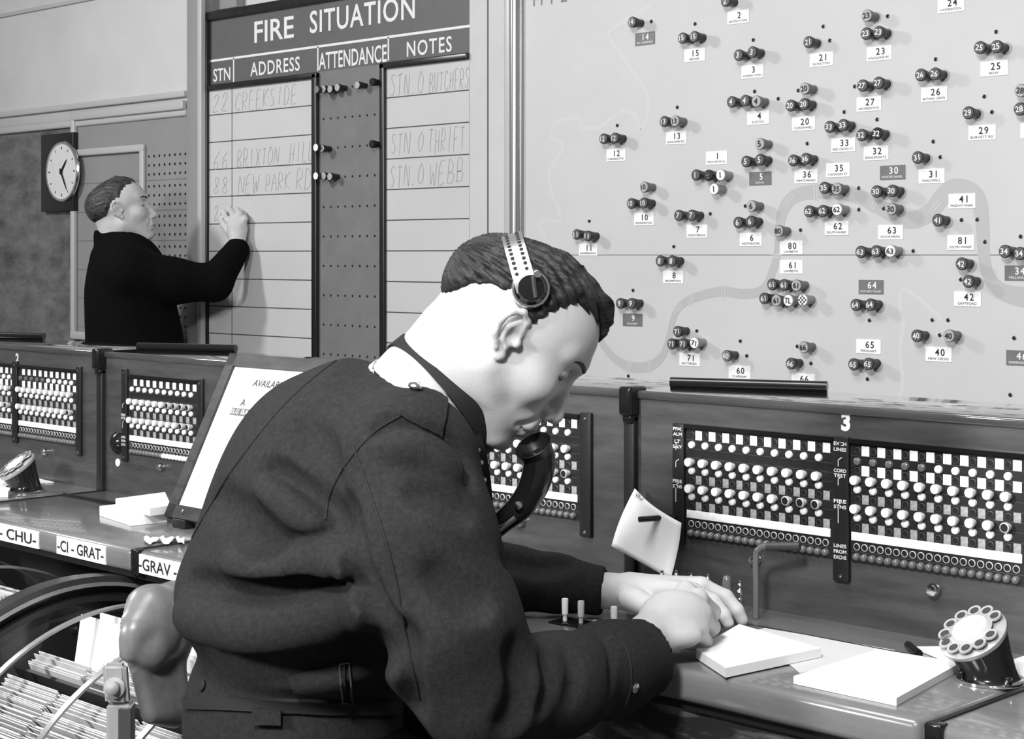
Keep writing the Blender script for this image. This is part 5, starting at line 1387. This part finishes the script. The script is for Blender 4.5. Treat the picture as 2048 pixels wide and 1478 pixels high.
g = G(); c_ = C2W(PC(229, 1376, bs_ - .001)); g.lathe([(0.014, 0), (0.014, .003), (0.009, .004), (0.009, .016), (0.006, .019), (0, .020)], 'cast_iron', c_, (-FV + UV * .2).normalized(), 18)
g.build('bolt', chair, ch_c)
g = G(); cb(212, 262, 1410, 1700, bs_ + .002, 0.028, 'cast_iron', 0.003); cb(236, 262, 1418, 1700, bs_ - 0.001, 0.006, 'strip_grey', 0.001)
g.build('back_post', chair, ch_c)
g = G(); sz = 0.505
g.lathe([(0.0, sz - .03), (0.19, sz - .03), (0.205, sz - .01), (0.20, sz + .012), (0.17, sz + .025), (0.0, sz + .03)], 'leather', ch_c, (0, 0, 1), 40); g.build('seat', chair, ch_c)
pb = C2W(PC(237, 1690, bs_ + .015)); g = G(); g.tube([pb + UV * .03, Vector((pb.x, pb.y, sz - .06)), Vector((ch_c.x, ch_c.y, sz - .045))], 0.015, 'cast_iron', 10); g.build('seat_bracket', chair, ch_c)
g = G(); g.tube([ch_c + UV * (sz - .03), ch_c + UV * .10], 0.028, 'cast_iron', 16); g.build('column', chair, ch_c)
for k in range(4):
    an = math.radians(20 + 90 * k); d_ = Vector((math.cos(an), math.sin(an), 0)); g = G()
    g.tube([ch_c + UV * .12, ch_c + d_ * .12 + UV * .08, ch_c + d_ * .18 + UV * .02], [.022, .018, .016], 'cast_iron', 10); g.build('leg', chair, ch_c)

# ---------------------------------------------------------------- standing man at the board
sm_base = C2W(PC(265, 700, 5.85)); sm_base.z = 0
man = thing('person', 'standing man in a black jacket writing on the status board at left', 'person', sm_base)
MS2 = 5.82
p2 = math.radians(-9); yw = 0.14
hf2 = np.array([math.cos(p2) * math.cos(yw), math.sin(yw), -math.sin(p2)]); hf2 /= np.linalg.norm(hf2)
hl2 = np.array([-math.sin(yw), math.cos(yw), 0.0]); hu2 = np.cross(hf2, hl2)
ho2 = PC(241, 420, MS2 + .02); sc2 = 1.0
H2C2 = frame_of(ho2, hf2, hl2, hu2)
def C2H2(p): q = np.asarray(p) - ho2; return np.array([q @ hf2, q @ hl2, q @ hu2])
s = head_sdf(0.0032, [((-.03, 0, -.05), C2H2(PC(240, 500, MS2 + .03)), .056, .062)]); MHV, MHF = s.mesh()
mb = Bag().add(c2w(H2C2(MHV)), MHF)
line2 = [(-.15, -.075), (-.10, -.062), (-.075, -.050), (-.045, -.030), (-.030, .0), (-.012, .028), (.010, .030), (.016, .052), (.034, .066), (.056, .076), (.075, .086), (.13, .09)]
s = hair_sdf(0.0032, line2, [((-0.020, 0, 0.021), (0.098, 0.0795, 0.077)), ((0.000, 0, 0.036), (0.085, 0.079, 0.0755))], [((.0, .0, .106), (.050, 0, .092), .012, .011), ((.03, 0, .096), (.064, 0, .082), .012, .009), ((.03, -.03, .088), (.056, -.03, .076), .012, .009), ((.03, .03, .088), (.056, .03, .076), .012, .009)], 0.0012, 40, 0.007)
HV2, HF2 = s.mesh()
def cuffed(s): pass
s = SDF((-1.55, 5.35, -1.36 + 0.0), (-0.75, 6.15, 0.08), 0.009)
S_ = MS2
sh = PC(258, 545, S_ - .12); el = PC(428, 566, S_ - .045); wr = PC(474, 500, S_ + .005)
l3 = np.array([0.25, -.968, 0]); f3 = np.array([.968, .25, 0]); R3 = rotm(l3, f3, np.array([0, 0, 1.0]))
s.ell(PC(258, 590, S_ + .02), (.20, .150, .20), .04, R3); s.ell(PC(270, 690, S_ + .02), (.185, .165, .20), .06, R3); s.ell(PC(250, 530, S_ + .02), (.17, .11, .11), .04, R3)
s.cap(sh, PC(235, 530, S_ + .19), .075, .075, .04); s.cap(PC(238, 505, S_ + .03), PC(238, 490, S_ + .03), .085, .074, .03)
s.ell(PC(272, 760, S_ + .02), (.175, .13, .16), .04, R3)
s.chain([sh, PC(345, 562, S_ - .08), el], [.085, .075, .062], .03); s.chain([el, wr], [.062, .043], .02)
s.chain([PC(235, 530, S_ + .19), PC(225, 640, S_ + .22), PC(250, 720, S_ + .20)], [.07, .06, .05], .03)
s.cap(PC(340, 520, S_ - .08), PC(385, 550, S_ - .08), .012, .012, .03, True) if False else None
s.cap(PC(226, 474, S_ + .04), PC(252, 500, S_ + .0), .066, .070, .015); s.cap(PC(262, 440, S_ + .03), PC(243, 484, S_ + .03), .060, .063, .006, True)
V, F = s.mesh(); Bag().add(c2w(V), F).build('jacket', 'wool_black', man, sm_base, 1)
s = SDF((-1.55, 5.4, -1.34), (-0.8, 6.2, -0.30), 0.012)
for off in (-.10, .10):
    a = PC(270, 780, S_ + .02) + l3 * off; a[2] = -0.46; b = a.copy(); b[2] = -0.88; c = a.copy(); c[2] = -1.24
    s.ell(PC(270, 780, S_ + .02), (.15, .11, .09), .03, R3)
    s.chain([a, b, c], [.095, .07, .055], .02)
V, F = s.mesh(); Bag().add(c2w(V), F).build('trousers', 'wool_black', man, sm_base)
for off in (-.10, .10):
    a = PC(270, 780, S_ + .02) + l3 * off; a[2] = -1.288
    q = SDF(a - np.array([.12, .12, .06]), a + np.array([.3, .3, .08]), .008); q.cap(a - f3 * .03, a + f3 * .17, .042, .038, .01); V, F = q.mesh(); V[:, 2] = np.maximum(V[:, 2], -1.329)
    Bag().add(c2w(V), F).build('shoe', 'black_satin', man, sm_base)
# writing hand, knuckles up, fingers pinched on a chalk
s = SDF((-1.06, 5.70, -0.07), (-0.83, 6.02, 0.22), 0.0024)
w_ = PC(476, 492, S_ + .010); pm = PC(475, 458, S_ + .026)
s.cap(w_, PC(475, 476, S_ + .020), .027, .030, .01); s.ell(pm, (.036, .026, .040), .012)
kk = [PC(455, 440, S_ + .042), PC(466, 428, S_ + .032), PC(480, 428, S_ + .024), PC(490, 438, S_ + .015)]
k2 = [PC(447, 424, S_ + .064), PC(459, 418, S_ + .06), PC(474, 420, S_ + .054), PC(488, 428, S_ + .048)]
k3 = [PC(444, 432, S_ + .080), PC(455, 428, S_ + .082), PC(468, 432, S_ + .078), PC(484, 442, S_ + .066)]
for i in range(4):
    r0 = (.011, .0115, .011, .0098)[i]
    s.cap(pm, kk[i], .018, r0 + .001, .012); s.chain([kk[i], k2[i], k3[i]], [r0, r0 - .001, r0 - .002], .003)
s.chain([PC(462, 468, S_ + .036), PC(448, 450, S_ + .06), PC(443, 438, S_ + .078)], [.015, .0125, .010], .006)
V, F = s.mesh(); mb.add(c2w(V), F)
s = SDF((-1.5, 5.4, -0.9), (-0.8, 6.15, 0.08), 0.012)
s.chain([PC(240, 500, MS2 + .03), PC(262, 600, S_ + .02), PC(268, 750, S_ + .02)], [.055, .10, .09], .04); s.chain([sh, el, w_], [.05, .042, .026], .02)
V, F = s.mesh(); mb.add(c2w(V), F)
mb.build('body', 'skin', man, sm_base, 1)
Bag().add(c2w(H2C2(HV2)), HF2).build('hair', 'hair_short', man, sm_base, 1)
brows(MHV, MHF, H2C2, man, sm_base)
a = C2W(k3[0]); g = G(); b = W(441, 428, YW - .007); g.tube([b, a, a + (a - b).normalized() * .03], 0.0042, 'paper', 8); tag(g.build('chalk', None, a), 'short white chalk between the fingers of the standing man', 'chalk')
